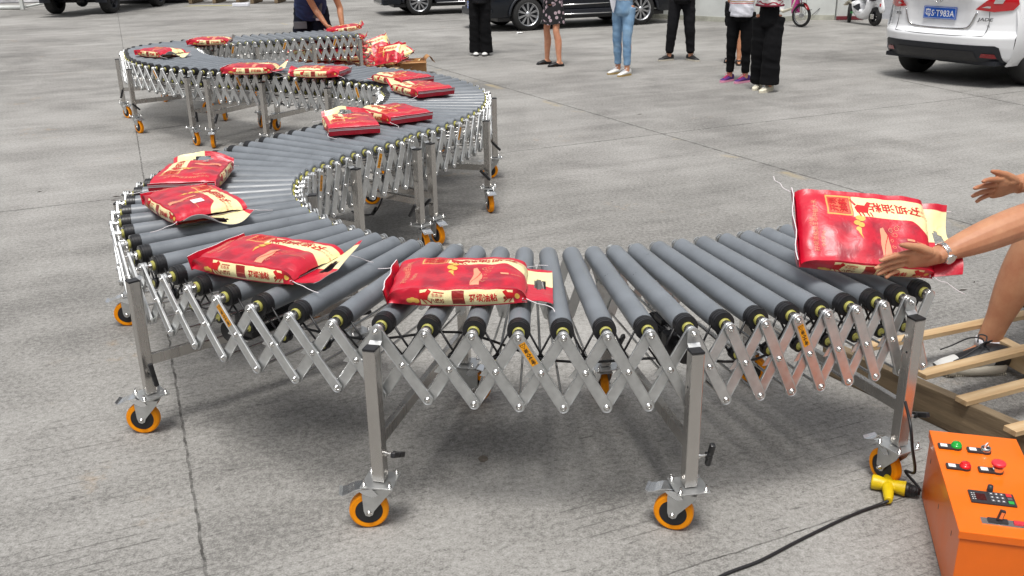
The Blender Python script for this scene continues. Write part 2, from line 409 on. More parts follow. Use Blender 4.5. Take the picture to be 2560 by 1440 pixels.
def me_roller():
    m = MB(); R = RR
    m.lathe([(-HC, R - .004), (-HC + .004, R), (HC - .039, R), (HC - .038, R - .003)], 'x', 28, 0)
    return sharp(m.mesh('roller', [M_pvc]), 30)
def me_sleeve():
    m = MB(); p = [(HC - .038, .030)]
    for k in range(3):
        a = HC - .037 + k * .0125
        p += [(a, .0342), (a + .0075, .0342), (a + .0085, .031), (a + .0115, .031)]
    p += [(HC, .0335), (HC + .001, .027), (HC + .0012, .016)]
    m.lathe(p, 'x', 24, 0)
    for k in range(2):
        a = HC - .027 + k * .0125
        m.lathe([(a - .003, .0325), (a - .002, .0352), (a + .002, .0352), (a + .003, .0325)], 'x', 24, 1, caps=False)
    return sharp(m.mesh('pulley_sleeve', [M_black, M_rubber]), 30)
def me_hub(s):
    m = MB()
    p = [(s * (HC - .002), .0185), (s * (HC + .007), .0185), (s * (HC + .010), .0160)]
    m.lathe(p if s > 0 else p, 'x', 20, 0)
    m.lathe([(s * (HC + .006), .013), (s * (HC + .012), .013)], 'x', 16, 1)
    m.lathe([(s * (HC + .012), .0165), (s * (HC + .0155), .0165)], 'x', 16, 1)
    m.lathe([(s * (HC + .015), .007), (s * (HC + .028), .007)], 'x', 10, 1)
    return sharp(m.mesh('end_hub', [M_hub, M_chrome]), 30)
def stadium(L, r, n=8):
    o = []
    for k in range(n + 1):
        a = pi / 2 + pi * k / n; o.append((r * cos(a), r * sin(a)))
    for k in range(n + 1):
        a = -pi / 2 + pi * k / n; o.append((L + r * cos(a), r * sin(a)))
    return o
def bolt(m, x, y0, mi=1, sgn=1, M=None, r=.0068, h=.008):
    """hex-socket cap screw standing out along +y from y0"""
    a = [(y0, r + .003), (y0 + .002, r + .003), (y0 + .0021, r), (y0 + h - .002, r), (y0 + h, r - .002), (y0 + h + .0001, r * .45), (y0 + h - .003, r * .42)]
    Mx = T(x, 0, 0)
    if M is not None: Mx = M @ Mx
    m.lathe(a, 'y', 12, mi, Mx, caps=True)
def me_bar(outer):
    """pressed steel channel from (0,0,0) along +x, outside towards +y"""
    m = MB(); t = .004
    o0 = stadium(LB, .0178); o1 = stadium(LB, .0166); o2 = stadium(LB, .0144)
    n = len(o0)
    def ring(o, y): return [(a, y, b) for a, b in o]
    vs = ring(o0, -t) + ring(o0, t * .5) + ring(o1, t) + ring(o2, t * .55)
    fs = []
    for k in range(3):
        for i in range(n):
            j = (i + 1) % n; fs.append((k * n + i, k * n + j, (k + 1) * n + j, (k + 1) * n + i))
    fs.append([3 * n + i for i in range(n)]); fs.append([i for i in range(n)][::-1])
    m.add(vs, fs, 0, False)
    if outer:
        for x in (0, LB / 2, LB): bolt(m, x, t * .5)
    else:
        c = LB / 2   # folded stop tab at the middle
        m.prism([(c - .01, .012), (c + .028, .008), (c + .040, .034), (c + .006, .030)], -.0025, .0005, 'y', 0)
    me = m.mesh('scissor_bar', [M_galv, M_chrome])
    bm = bmesh.new(); bm.from_mesh(me); bmesh.ops.recalc_face_normals(bm, faces=bm.faces[:]); bm.to_mesh(me); bm.free()
    return me
def me_label():
    m = MB(); y = .0030
    a, b = .018, .098; h = .0105
    m.add([(a, y, -h), (b, y, -h), (b, y, h), (a, y, h)], [(0, 1, 2, 3)], 0, False)
    # warning triangle, then four characters down the bar
    cx = a + .013; y2 = y + .0003; y3 = y + .0006
    m.add([(cx - .009, y2, -.0095), (cx - .009, y2, .0095), (cx + .0085, y2, 0)][::1], [(0, 1, 2)], 1, False)
    m.add([(cx - .0075, y3, -.0068), (cx - .0075, y3, .0068), (cx + .0055, y3, 0)], [(0, 1, 2)], 0, False)
    m.add([(cx - .006, y3 + .0002, -.001), (cx - .006, y3 + .0002, .001), (cx + .002, y3 + .0002, 0)], [(0, 1, 2)], 1, False)
    return m
def warn_text(m, flip):
    y = .0037
    for k, ch in enumerate("当心夹手"):
        # characters stand upright when the bar hangs, reading down from the top bolt
        Mx = Matrix(((0, -1, 0, .046 + k * .0145), (0, 0, 0, y), (flip, 0, 0, 0), (0, 0, 0, 1)))
        m.text(ch, .0135, Mx, 1, bold=.0004)
me_R, me_S = [me_roller()], me_sleeve()
for _k in (1, 2):      # same tube, its scuffs elsewhere
    _c2 = me_R[0].copy(); me_R.append(_c2)
    _m2 = M_pvc.copy(); _m2.name = 'grey_roller_plastic_worn'; _m2.node_tree.nodes['Noise Texture'].inputs['Scale'].default_value = 4 + 3.1 * _k; _m2.node_tree.nodes['Principled BSDF'].inputs['Roughness'].default_value = .4
    _c2.materials[0] = _m2
me_H = {1: me_hub(1), -1: me_hub(-1)}
me_BO, me_BI = me_bar(True), me_bar(False)
ME_LAB = {}
for fl in (1, -1):
    _m = me_label(); warn_text(_m, fl); ME_LAB[fl] = _m.mesh('warning_label', [M_lab, M_ink])
_m = MB(); _m.cyl((0, 0, 0), (1, 0, 0), .0048, seg=8); me_rod = _m.mesh('tie_rod', [M_chrome])

def me_post():
    m = MB(); s = .020
    m.box((0, 0, (ZTOP + .168) / 2), (2 * s, 2 * s, ZTOP - .168), 0, bev=.003)
    m.cyl((-s, 0, .50), (-s - .0004, 0, .50), .004, seg=10, mi=1)
    return m.mesh('leg_post', [M_steel, M_black])
def me_cap():
    m = MB(); m.box((0, 0, ZTOP + .003), (.041, .041, .007), 0, bev=.0025); return m.mesh('end_cap', [M_black])
me_P, me_C = me_post(), me_cap()

def me_knob():
    """clamp screw with a black wing handle, along +x"""
    m = MB()
    m.cyl((0, 0, 0), (.010, 0, 0), .010, seg=6, mi=1); m.cyl((.009, 0, 0), (.04, 0, 0), .0045, seg=10, mi=1)
    m.cyl((.030, 0, 0), (.048, 0, 0), .011, .009, seg=14, mi=0)
    m.box((.044, .0, .024), (.016, .018, .046), 0, RX(.25), bev=.005)
    m.box((.044, .0, -.024), (.016, .018, .046), 0, RX(.25), bev=.005)
    return m.mesh('clamp_knob', [M_black, M_chrome])
me_K = me_knob()

def caster_meshes():
    """swivel caster under a post; trails along +x; top plate at z .165"""
    m = MB(); zp = .162
    m.box((0, 0, zp), (.104, .104, .005), 0, RZ(0.0), bev=.002)
    for a in (-1, 1):
        for b in (-1, 1):
            Mx = T(a * .041, b * .041, zp)
            m.lathe([(0, .0075), (.006, .0075), (.0061, .0055), (.011, .0055), (.0111, .0035), (.022, .0035)], 'z', 6, 1, Mx)
            m.lathe([(-.008, .006), (-.001, .006)], 'z', 6, 1, Mx)
    plate = m.mesh('mounting_plate', [M_galv, M_chrome])
    m = MB()
    m.lathe([(.156, .034), (.150, .036), (.144, .030), (.142, .026)], 'z', 24, 0)
    # fork: bent sheet with two cheeks round the wheel
    ox = .042; ax = .0625
    m.box((.011, 0, .1405), (.082, .052, .004), 0, bev=.0015)
    for s in (-1, 1):
        o = [(-.030, .141), (.052, .141), (.060, .128), (ox + .016, ax + .006), (ox + .011, ax - .010), (ox, ax - .015), (ox - .011, ax - .010), (ox - .016, ax + .004), (-.020, .120)]
        m.prism(o, s * .0225 - .0016, s * .0225 + .0016, 'y', 0)
    for s in (-1, 1):
        m.lathe([(s * .024, .0085), (s * .030, .0085), (s * .0301, .005), (s * .036, .005)], 'y', 6, 1, T(ox, 0, ax))
    fork = m.mesh('fork', [M_galv, M_chrome])
    m = MB(); r = .0625; wd = .0155
    m.lathe([(-wd, r - .019), (-wd, r - .006), (-wd + .0045, r - .0008), (-.004, r), (.004, r), (wd - .0045, r - .0008), (wd, r - .006), (wd, r - .019)], 'y', 40, 0, T(ox, 0, ax), caps=False)
    wheel_t = sharp(m.mesh('tyre', [M_tyre]), 40)
    m = MB()
    m.lathe([(-wd + .001, r - .0195), (-wd + .002, r - .024), (-.004, r - .028), (-.004, .016), (-wd, .015), (-wd, .008)], 'y', 30, 0, T(ox, 0, ax), caps=True)
    m.lathe([(wd - .001, r - .0195), (wd - .002, r - .024), (.004, r - .028), (.004, .016), (wd, .015), (wd, .008)], 'y', 30, 0, T(ox, 0, ax), caps=True)
    for k in range(6):
        m.box((.026, 0, 0), (.024, .024, .004), 0, T(ox, 0, ax) @ RY(k * pi / 3))
    hub = m.mesh('wheel_hub', [M_black])
    m = MB()   # foot pedal of the brake
    prof = [(.030, .149), (.055, .153), (.080, .150), (.102, .140), (.120, .134), (.130, .140)]
    vs = []; w = [.020, .023, .027, .029, .029, .026]
    for (x, z), ww in zip(prof, w):
        vs += [(x, -ww, z - .003), (x, -ww, z), (x, ww, z), (x, ww, z - .003)]
    n = len(prof); fs = [(0, 1, 2, 3)]
    for i in range(n - 1):
        for k in range(4):
            fs.append((i * 4 + k, (i + 1) * 4 + k, (i + 1) * 4 + (k + 1) % 4, i * 4 + (k + 1) % 4))
    fs.append((4 * n - 1, 4 * n - 2, 4 * n - 3, 4 * n - 4))
    m.add(vs, fs, 0, False)
    for s in (-1, 1): m.prism([(.070, .146), (.028, .150), (.010, .125), (.028, .118), (.058, .134)], s * .0265 - .0012, s * .0265 + .0012, 'y', 0)
    ped = m.mesh('brake_pedal', [M_zinc])
    bm = bmesh.new(); bm.from_mesh(ped); bmesh.ops.recalc_face_normals(bm, faces=bm.faces[:]); bm.to_mesh(ped); bm.free()
    return plate, fork, wheel_t, hub, ped
CAS = caster_meshes()

def belt_mesh(p, q, mid, k):
    """black drive band from the pulley at p down round the idler at mid and up to q"""
    m = MB(); z = .031
    d = (q - p).normalized()
    for off, a in ((-.007, p), (.007, q)):
        s = 1 if a is p else -1
        dn = (mid - a); side = Vector((d.x, d.y, 0)) * s
        top = a + side * z * .9 + Vector((0, 0, -.004)); bot = mid - side * .0 + side * (.016) + Vector((0, 0, .003))
        m.tube([top, (top + bot) / 2 + Vector((0, 0, -.002)), bot], .0035, seg=6, mi=0)
        top2 = a - side * z * .85 + Vector((0, 0, -.010)); bot2 = mid - side * .014 + Vector((0, 0, -.008))
        m.tube([top2, bot2], .0035, seg=6, mi=0)
    return m
_m = MB(); _m.lathe([(-.012, .014), (-.012, .021), (-.004, .021), (-.003, .016), (.003, .016), (.004, .021), (.012, .021), (.012, .014)], 'x', 20, 0); _m.lathe([(-.014, .013), (.014, .013)], 'x', 14, 1)
me_I = sharp(_m.mesh('idler_wheel', [M_black, M_hub]), 30)

def me_motor():
    """geared drive motor, axis along x"""
    m = MB()
    m.lathe([(-.11, .0), (-.11, .036), (-.105, .040), (.05, .040), (.052, .030), (.085, .030), (.087, .022), (.125, .022)], 'x', 20, 0)
    for k in range(14): m.box((-.028, 0, 0), (.13, .088, .0022), 0, RX(k * pi / 14))
    m.box((.085, 0, .0), (.045, .085, .085), 0, bev=.006); m.box((-.02, 0, .046), (.07, .045, .022), 0, bev=.004)
    m.lathe([(.13, .010), (.15, .010), (.15, .035), (.158, .035), (.158, .03), (.166, .03), (.166, .035), (.174, .035)], 'x', 20, 0)
    m.box((.02, 0, -.047), (.20, .07, .005), 1); m.box((.02, 0, -.060), (.012, .62 * 0 + .05, .022), 1)
    return m.mesh('drive_motor', [M_black, M_galv])
me_M = me_motor()

def conveyor(lo, label, headings, motors, extra=None):
    P = PATH[lo:lo + 43]
    cx = sum(p[0] for p in P) / 43; cy = sum(p[1] for p in P) / 43
    E = thing('roller_conveyor', label, 'conveyor', (cx, cy, 0), group='flexible roller conveyors joined in one winding line')
    W = T(-cx, -cy, 0)
    nrm = [Vector((cos(p[2]), sin(p[2]), 0)) for p in P]
    ctr = [Vector((p[0], p[1], ZR)) for p in P]
    up = Vector((0, 0, 1))
    rnd = random.Random(lo)
    for i in range(43):
        Mr = frame(ctr[i], nrm[i], up)
        r = link('roller', me_R[0], E, W @ Mr @ RX(rnd.random() * 6)); r.data = me_R[rnd.randrange(3)]
        link('pulley_sleeve', me_S, r, None)
        link('end_hub', me_H[1], r, None); link('end_hub', me_H[-1], r, None)
    low = {}
    for s in (1, -1):
        for kind, off, st in (('o', HB - .006, -1), ('i', HB - .0165, 1)):
            pts = [c + n * (s * off) for c, n in zip(ctr, nrm)]
            for i in range(43):
                j = i + st
                if not 0 <= j < 43:
                    continue
                d = pts[j] - pts[i]; h = min(d.length, LB * .92); drop = math.sqrt(LB * LB - h * h)
                x = (d.normalized() * h - up * drop)
                y = nrm[i] * s
                x.normalize(); z = x.cross(y).normalized(); y = z.cross(x)
                Mb = Matrix(((x.x, y.x, z.x, pts[i].x), (x.y, y.y, z.y, pts[i].y), (x.z, y.z, z.z, pts[i].z), (0, 0, 0, 1)))
                b = link('scissor_bar', me_BO if kind == 'o' else me_BI, E, W @ Mb)
                if kind == 'o':
                    low[(s, j)] = pts[i] + x * LB
                    if i in (5, 12, 19, 26, 33, 39): link('warning_label', ME_LAB[1 if z.z < 0 else -1], b, None)
                b['_side'] = s
    # tie rods between the lower ends, and through the crossings
    for j in range(0, 42):
        a, b = low[(1, j)], low[(-1, j)]
        d = b - a; L = d.length
        Mr = frame(a, d, up) @ Matrix.Diagonal((L, 1, 1, 1))
        link('tie_rod', me_rod, E, W @ Mr)
        a2 = (ctr[j] + ctr[j + 1]) / 2 + (nrm[j] + nrm[j + 1]) / 2 * (HB - .01); a2.z = (ZR + a.z) / 2
        b2 = (ctr[j] + ctr[j + 1]) / 2 - (nrm[j] + nrm[j + 1]) / 2 * (HB - .01); b2.z = (ZR + b.z) / 2
        d2 = b2 - a2
        link('tie_rod', me_rod, E, W @ frame(a2, d2, up) @ Matrix.Diagonal((d2.length, 1, 1, 1)))
        # drive band and idler
        o = HC - .024
        p = ctr[j] + nrm[j] * o; q = ctr[j + 1] + nrm[j + 1] * o; mid = (p + q) / 2; mid.z = a2.z + .004
        bm_ = belt_mesh(p, q, mid, j); bm_.v = [v - mid for v in bm_.v]
        bl = bm_.build('drive_band', [M_rubber], E, W @ Matrix.Translation(mid))
        link('idler_wheel', me_I, bl, frame((0, 0, 0), (nrm[j] + nrm[j + 1]), up))
    # legs
    for li, i in enumerate(LEGS):
        n = nrm[i]; t = Vector((-n.y, n.x, 0))          # t points back towards the start
        if (ctr[max(0, i - 1)] - ctr[i]).dot(t) < 0: t = -t
        foot = {}
        for s in (1, -1):
            o = HB + .036
            c = ctr[i] + n * (s * o) + t * (-.004)
            Mp = frame((c.x, c.y, 0), t, up)
            lg = link('leg_post', me_P, E, W @ Mp)
            link('end_cap', me_C, lg, None)
            link('clamp_knob', me_K, lg, T(.020, 0, .262) @ RX(rnd.uniform(-1.2, 1.2)))
            # bracket plate: from the roller bolt down along the post's inside
            m = MB()
            q = HB + .0005
            yo = -s * (.036 - .0005)      # plate y in post frame is measured along -/+ n
            Mi = Mp.inverted()
            def loc(dn, dt, z): return Mi @ (ctr[i] + n * (s * dn) + t * dt + up * (z - ZR))
            for (d0, d1, outl) in ((HB - .001, HB + .003, 1),):
                ring = [(cos(a) * .019, sin(a) * .019) for a in [k * pi / 10 for k in range(11)]]
                o2 = [(x_, ZR + z_) for x_, z_ in ring] + [(-.019, ZR - .028), (.019, ZR - .028)]
                va = [loc(d0, x_, z_) for x_, z_ in o2]; vb = [loc(d1, x_, z_) for x_, z_ in o2]
                k_ = len(o2)
                m.add(va + vb, [list(range(k_))[::-1], list(range(k_, 2 * k_))] + [(a_, (a_ + 1) % k_, k_ + (a_ + 1) % k_, k_ + a_) for a_ in range(k_)], 0, False)
                # fold out to the post and down its inner face
                for (da, db, za, zb, wd) in ((HB + .001, HB + .0135, ZR - .028, ZR - .036, .019), (HB + .0115, HB + .0145, ZR - .036, .44, .017)):
                    v_ = [loc(da, -wd, za), loc(da, wd, za), loc(db, wd, zb), loc(db, -wd, zb)]
                    th = n * (s * .003); v2 = [p_ + (Mi.to_3x3() @ th) for p_ in v_]
                    m.add(v_ + v2, [(0, 1, 2, 3), (7, 6, 5, 4), (0, 4, 5, 1), (1, 5, 6, 2), (2, 6, 7, 3), (3, 7, 4, 0)], 0, False)
            Mbolt = Mi @ frame(ctr[i] + n * (s * (HB + .003)), n * s, up)
            m.lathe([(0, .010), (.002, .010), (.0021, .0078), (.009, .0078), (.0091, .004), (.015, .004)], 'x', 6, 1, Mbolt)
            m.build('bracket', [M_galv, M_chrome], lg, None, recalc=True)
            # caster
            hd = headings.get((i, s))
            if hd is None: hd = rnd.uniform(0, 2 * pi)
            base = W @ T(c.x, c.y, 0)
            pa = math.atan2(t.y, t.x) + rnd.uniform(-.12, .12)
            ca = link('caster', CAS[0], E, base @ RZ(pa))
            rel = RZ(hd - pa)
            for me_, nm in zip(CAS[1:], ('fork', 'tyre', 'wheel_hub', 'brake_pedal')): link(nm, me_, ca, rel)
            foot[s] = c
        a, b = foot[1], foot[-1]; zc = .300
        d = (b - a); Lc = d.length - .04
        m = MB(); m.box((Lc / 2, 0, 0), (Lc, .022, .040), 0, bev=.002)
        st = a + d.normalized() * .02; m.build('cross_rail', [M_steel], E, W @ frame((st.x, st.y, zc), d, up))
    for i, o in motors:
        c = (ctr[i] + ctr[i + 1]) / 2 + nrm[i] * o; c.z = ZR - .155
        link('drive_motor', me_M, E, W @ frame(c, nrm[i], up))
    # wiring slung from motor to motor under the rollers
    m = MB(); pts = []
    for i in range(2, 41, 3):
        c = ctr[i] + nrm[i] * (.10 + .12 * sin(i * 1.7)); c.z = ZR - .17 - .05 * (i % 2); pts.append(c)
    m.tube(smoothpts(pts, 5), .0045, seg=6)
    m.v = [v - Vector((cx, cy, 0)) for v in m.v]; m.build('cable', [M_rubber], E)
    return E

HA = {(15, 1): radians(186), (8, 1): radians(160), (22, 1): radians(181), (1, 1): radians(114), (36, -1): radians(-40), (42, -1): radians(-62), (29, 1): radians(190)}
conveyor(0, 'nearest roller conveyor, its open end under the worker in the right foreground', HA, [(7, .05), (19, .16), (33, .0)])
HBm = {(1, -1): radians(-55), (8, -1): radians(-75), (42, 1): radians(-80), (36, 1): radians(95), (29, 1): radians(100)}
conveyor(43, 'middle roller conveyor that makes the right-hand bend', HBm, [(10, .1), (26, .1)])
HCm = {(1, 1): radians(-50), (8, 1): radians(-40), (15, 1): radians(-35)}
conveyor(86, 'farthest roller conveyor, bending left and ending at the piled rice bags', HCm, [(12, .1), (30, .1)])
# bars beyond a hundred on one conveyor become one part each (far side first)

# ---------------------------------------------------------------- rice bags
BL_, BW_, BH_ = .425, .295, .076
M_stitch = mat('white_thread', (0.75, 0.70, 0.72), 0.8)
M_gold = mat('gold_print', srgb(222, 178, 84), 0.42, var=.12, vscale=30)
M_gold2 = mat('pale_gold_print', srgb(226, 150, 118), 0.45)
M_redp = mat('red_print', srgb(196, 24, 30), 0.42)
M_dred = mat('dark_red_print', srgb(150, 34, 26), 0.45, var=.2, vscale=60)
M_whitep = mat('white_sticker', (0.78, 0.78, 0.78), 0.4)
def bag_material():
    m = bpy.data.materials.new('printed_bag'); m.use_nodes = True
    n = m.node_tree; N = n.nodes; L = n.links; b = N['Principled BSDF']
    uv = N.new('ShaderNodeUVMap'); sp = N.new('ShaderNodeSeparateXYZ'); L.new(uv.outputs[0], sp.inputs[0])
    S, V = sp.outputs[0], sp.outputs[1]
    def mth(op, a, b_=None, c=None):
        t = N.new('ShaderNodeMath'); t.operation = op
        for i, v in enumerate((a, b_, c)):
            if v is None: continue
            if isinstance(v, (int, float)): t.inputs[i].default_value = v
            else: L.new(v, t.inputs[i])
        return t.outputs[0]
    def ss(v, a, b_, c=0.0, d=1.0):
        t = N.new('ShaderNodeMapRange'); t.interpolation_type = 'SMOOTHSTEP'
        for i, q in enumerate((a, b_, c, d)): t.inputs[i + 1].default_value = q
        L.new(v, t.inputs[0]); return t.outputs[0]
    def box(x, y, x0, x1, y0, y1, e=.004):
        k = mth('MULTIPLY', ss(x, x0 - e, x0 + e), ss(x, x1 - e, x1 + e, 1, 0))
        return mth('MULTIPLY', k, mth('MULTIPLY', ss(y, y0 - e, y0 + e), ss(y, y1 - e, y1 + e, 1, 0)))
    tc = N.new('ShaderNodeTexCoord')
    nz = N.new('ShaderNodeTexNoise'); nz.inputs['Scale'].default_value = 14; nz.inputs['Detail'].default_value = 5; L.new(tc.outputs['Object'], nz.inputs['Vector'])
    def mix(f, A, B):
        t = N.new('ShaderNodeMix'); t.data_type = 'RGBA'; L.new(f, t.inputs['Factor'])
        for k, q in (('A', A), ('B', B)):
            if isinstance(q, tuple): t.inputs[k].default_value = q
            else: L.new(q, t.inputs[k])
        return t.outputs['Result']
    red = srgb(198, 14, 46); cream = srgb(244, 232, 176)
    # zone offsets: face prints repeat on top (V 0..1) and bottom (V 6..7); sides at V 2..3 and 4..5
    Vm = mth('MODULO', V, 6.0)
    # misty dark landscape print over the lower half of the faces
    mist = mth('MULTIPLY', box(S, Vm, .25, .94, -.05, .56, .03), ss(nz.outputs['Fac'], .42, .62))
    c = mix(mth('MULTIPLY', mist, .75), red, srgb(140, 24, 44))
    low = mth('SUBTRACT', .615, mth('MULTIPLY', ss(S, .84, 1.02), .14))
    band = mth('MULTIPLY', ss(mth('SUBTRACT', Vm, low), -.006, .006), mth('MULTIPLY', ss(Vm, .925, .937, 1, 0), ss(S, .402, .410)))
    hi = mth('MULTIPLY', ss(S, .97, .985), mth('MULTIPLY', ss(Vm, .915, .925), ss(Vm, 1.0, 1.01, 1, 0)))
    c = mix(band, c, cream)
    c = mix(box(S, Vm, .205, .400, .63, .935), c, srgb(214, 168, 88))
    c = mix(box(S, Vm, .217, .388, .652, .913), c, srgb(214, 62, 52))
    c = mix(box(S, Vm, .228, .377, .672, .893), c, srgb(222, 96, 66))
    for z in (2.0, 4.0):
        c = mix(box(S, V, .235, .905, z + .08, z + .90, .003), c, cream)
        c = mix(box(S, V, .465, .555, z + .14, z + .86, .003), c, srgb(150, 30, 24))
        c = mix(box(S, V, .475, .545, z + .44, z + .47, .004), c, srgb(205, 110, 80))
    L.new(c, b.inputs['Base Color'])
    b.inputs['Roughness'].default_value = .38; b.inputs['Specular IOR Level'].default_value = .5; b.inputs['Coat Weight'].default_value = .5; b.inputs['Coat Roughness'].default_value = .35
    wv = N.new('ShaderNodeTexNoise'); wv.inputs['Scale'].default_value = 22; wv.inputs['Detail'].default_value = 6; wv.inputs['Distortion'].default_value = 1.2; L.new(tc.outputs['Object'], wv.inputs['Vector'])
    bp = N.new('ShaderNodeBump'); bp.inputs['Strength'].default_value = .5; bp.inputs['Distance'].default_value = .008; L.new(wv.outputs['Fac'], bp.inputs['Height']); L.new(bp.outputs[0], b.inputs['Normal'])
    return m
M_bag = bag_material()
M_bagin = mat('bag_inside', (0.62, 0.60, 0.58), 0.6)

class Bag:
    def __init__(s, seed, flap=0, droop=0.0, full=1.0, dents=1.0):
        s.seed, s.flap, s.droop, s.full, s.dents = seed, flap, droop, full, dents
        s.r = random.Random(seed)
        s.o = Vector((seed * 7.3, seed * 3.1, seed))
    def prof(s, u):
        e = max(0.0, 1 - abs(2 * u - 1) ** 4.2) ** .62
        h = .016 + (BH_ * s.full - .016) * e
        w = BW_ * (1.0 - .030 * e)
        return h, w
    def wr(s, x, y, k, a):
        return (noise.noise(Vector((x * k, y * k, 0)) + s.o)) * a * s.dents
    def pt(s, z, u, v, off=0.0):
        p = s.raw(z, u, v)
        if off:
            e = .01
            a = s.raw(z, min(u + e, 1), v) - s.raw(z, max(u - e, 0), v)
            b = s.raw(z, u, min(v + e, 1)) - s.raw(z, u, max(v - e, 0))
            n = a.cross(b).normalized()
            p = p + n * off
        return p
    def raw(s, z, u, v):
        u = min(max(u, 0), 1)
        h, w = s.prof(u); x = (u - .5) * BL_
        zb = .02 * (1 - (1 - abs(2 * u - 1) ** 3)) * 1.0 + .006
        if z == 0:      # top, v from the front edge (-y) to the back edge
            y = (v - .5) * w; q = 2 * v - 1
            c = .84 + .15 * (1 - abs(q) ** 2.4)
            zz = zb + h * c + s.wr(x, y, 9, .012) * (1 - q * q) + s.wr(x, y, 22, .005)
            zz += -.006 * math.exp(-((abs(q) - .86) / .07) ** 2)
        elif z == 6:    # bottom, seen from below: v from the back to the front
            y = (.5 - v) * w; q = 2 * v - 1
            zz = zb - .006 + h * .12 * abs(q) ** 4
        else:
            sg = -1 if z == 2 else 1
            k = v
            zz = zb - .006 + h * .12 + (h * .84 + .006 - h * .12) * k
            bul = .011 * sin(pi * k) * (1 - abs(2 * u - 1) ** 4) - .012 * (abs(2 * u - 1) ** 6) * sin(pi * k)
            y = sg * (w / 2 + bul + s.wr(x, k * .1 + z, 14, .007) * sin(pi * k))
            x = x
            if z == 4: pass
            if k >= .999: zz += s.wr(x, y, 9, .012) * 0 + s.wr(x, y, 22, .005)
            else: zz += s.wr(x, sg * w / 2, 22, .005) * k
        zz -= s.droop * (2 * u - 1) ** 2
        x += s.wr(y * 2, zz * 3, 8, .006)
        return Vector((x, y, zz))
    def body(s, detail=True):
        m = MB(); uvs = []; nu = 44 if detail else 26
        for z, nv in ((0, 22), (2, 8), (4, 8), (6, 8)):
            vs = []; tex = []
            for i in range(nu + 1):
                u = .5 - .5 * cos(pi * i / nu) * .35 - (.5 - i / nu) * .65
                u = (i / nu) * .65 + (.5 - .5 * cos(pi * i / nu)) * .35
                for j in range(nv + 1):
                    v = j / nv
                    vs.append(s.pt(z, u, v)); tex.append((u, v + z))
            fs = []
            for i in range(nu):
                for j in range(nv):
                    a = i * (nv + 1) + j; b = a + nv + 1
                    f = (a, b, b + 1, a + 1)
                    if z == 4: f = f[::-1]
                    if z == 6: f = f[::1]
                    fs.append(f)
            m.add(vs, fs, 0, True)
            for f in fs: uvs += [tex[k] for k in f]
        # overlays
        def over(poly, mi, z=0, off=.0012):
            bm = bmesh.new(); fv = [bm.verts.new((a, b, 0)) for a, b in poly]; bm.faces.new(fv)
            bmesh.ops.triangulate(bm, faces=bm.faces[:])
            for _ in range(3):
                ed = [e for e in bm.edges if e.calc_length() > .045]
                if not ed: break
                bmesh.ops.subdivide_edges(bm, edges=ed, cuts=1)
                bmesh.ops.triangulate(bm, faces=bm.faces[:])
            bm.verts.index_update(); n0 = len(m.f)
            m.add([s.pt(z, v.co.x, v.co.y, off if z != 4 else -off) for v in bm.verts], [[v.index for v in f.verts] for f in bm.faces], mi, False)
            bm.free()
            for f in m.f[n0:]: uvs.extend([(-1, -1)] * len(f))
        def strip(a, b, wd, mi, z=0, off=.0012, n=1):
            over([(a[0], a[1] - wd), (b[0], b[1] - wd), (b[0], b[1] + wd), (a[0], a[1] + wd)], mi, z, off)
        def txt(body, c, size, ang, mi, z=0, off=.0013, bold=0.0, asp=1.0):
            # size in metres; converted to (u, v)
            vscale = BW_ if z in (0, 6) else BH_ * .6
            n0 = len(m.f)
            def mp(p):
                x, y = p.x * asp, p.y
                X = x * cos(ang) - y * sin(ang); Y = x * sin(ang) + y * cos(ang)
                return s.pt(z, c[0] + X / BL_, c[1] + Y / vscale, off if z != 4 else -off)
            m.text(body, size, Matrix.Identity(4), mi, mapf=mp, bold=bold)
            for f in m.f[n0:]: uvs.extend([(-1, -1)] * len(f))
        def blob(c, rx, ry, mi, z=0, off=.0012, n=10, a0=0.0):
            over([(c[0] + rx * cos(a0 + 2 * pi * k / n), c[1] + ry * sin(a0 + 2 * pi * k / n)) for k in range(n)], mi, z, off)
        if detail:
            txt('孖坝油粘', (.725, .775), .043, pi, 4, bold=.0008, asp=1.0)
            txt('八馔坊', (.95, .78), .012, pi, 5); txt('生态油粘米', (.955, .72), .009, pi, 5)
            # horse
            hx, hy = .475, .73
            over([(hx - .045, hy - .05), (hx + .035, hy - .06), (hx + .05, hy + .02), (hx + .02, hy + .06), (hx - .03, hy + .07), (hx - .055, hy + .03)], 4)
            over([(hx + .02, hy + .05), (hx + .05, hy + .02), (hx + .075, hy + .10), (hx + .05, hy + .12)], 4)
            for q in (-.04, -.015, .02, .045): over([(hx + q, hy - .05), (hx + q + .012, hy - .05), (hx + q + .03, hy - .11), (hx + q + .022, hy - .11)], 4)
            over([(hx - .05, hy + .05), (hx - .085, hy + .14), (hx - .078, hy + .15), (hx - .038, hy + .07)], 4)
            # seal characters
            txt('油粘', (.34, .78), .030, pi / 2, 4, bold=.001); txt('开坝', (.265, .78), .030, pi / 2, 4, bold=.001)
            # gold cloud trailing down
            for cx_, cy_, r_ in ((.44, .60, .022), (.465, .58, .026), (.43, .52, .026), (.46, .49, .024), (.435, .43, .020)): blob((cx_, cy_), r_, r_ * 1.5, 3)
            over([(.42, .44), (.455, .44), (.45, .36), (.462, .29), (.438, .36)], 3)
            # pale gold line art: hill and curling waves
            over([(.60, .06), (.665, .06), (.672, .25), (.655, .40), (.63, .50), (.605, .48), (.60, .30)], 5, off=.0011)
            for k in range(6):
                a = .60 + .008 * k
                over([(a + .005, .10 + .05 * k), (a + .008, .10 + .05 * k), (a + .030, .22 + .045 * k), (a + .027, .22 + .045 * k)], 4, off=.0015)
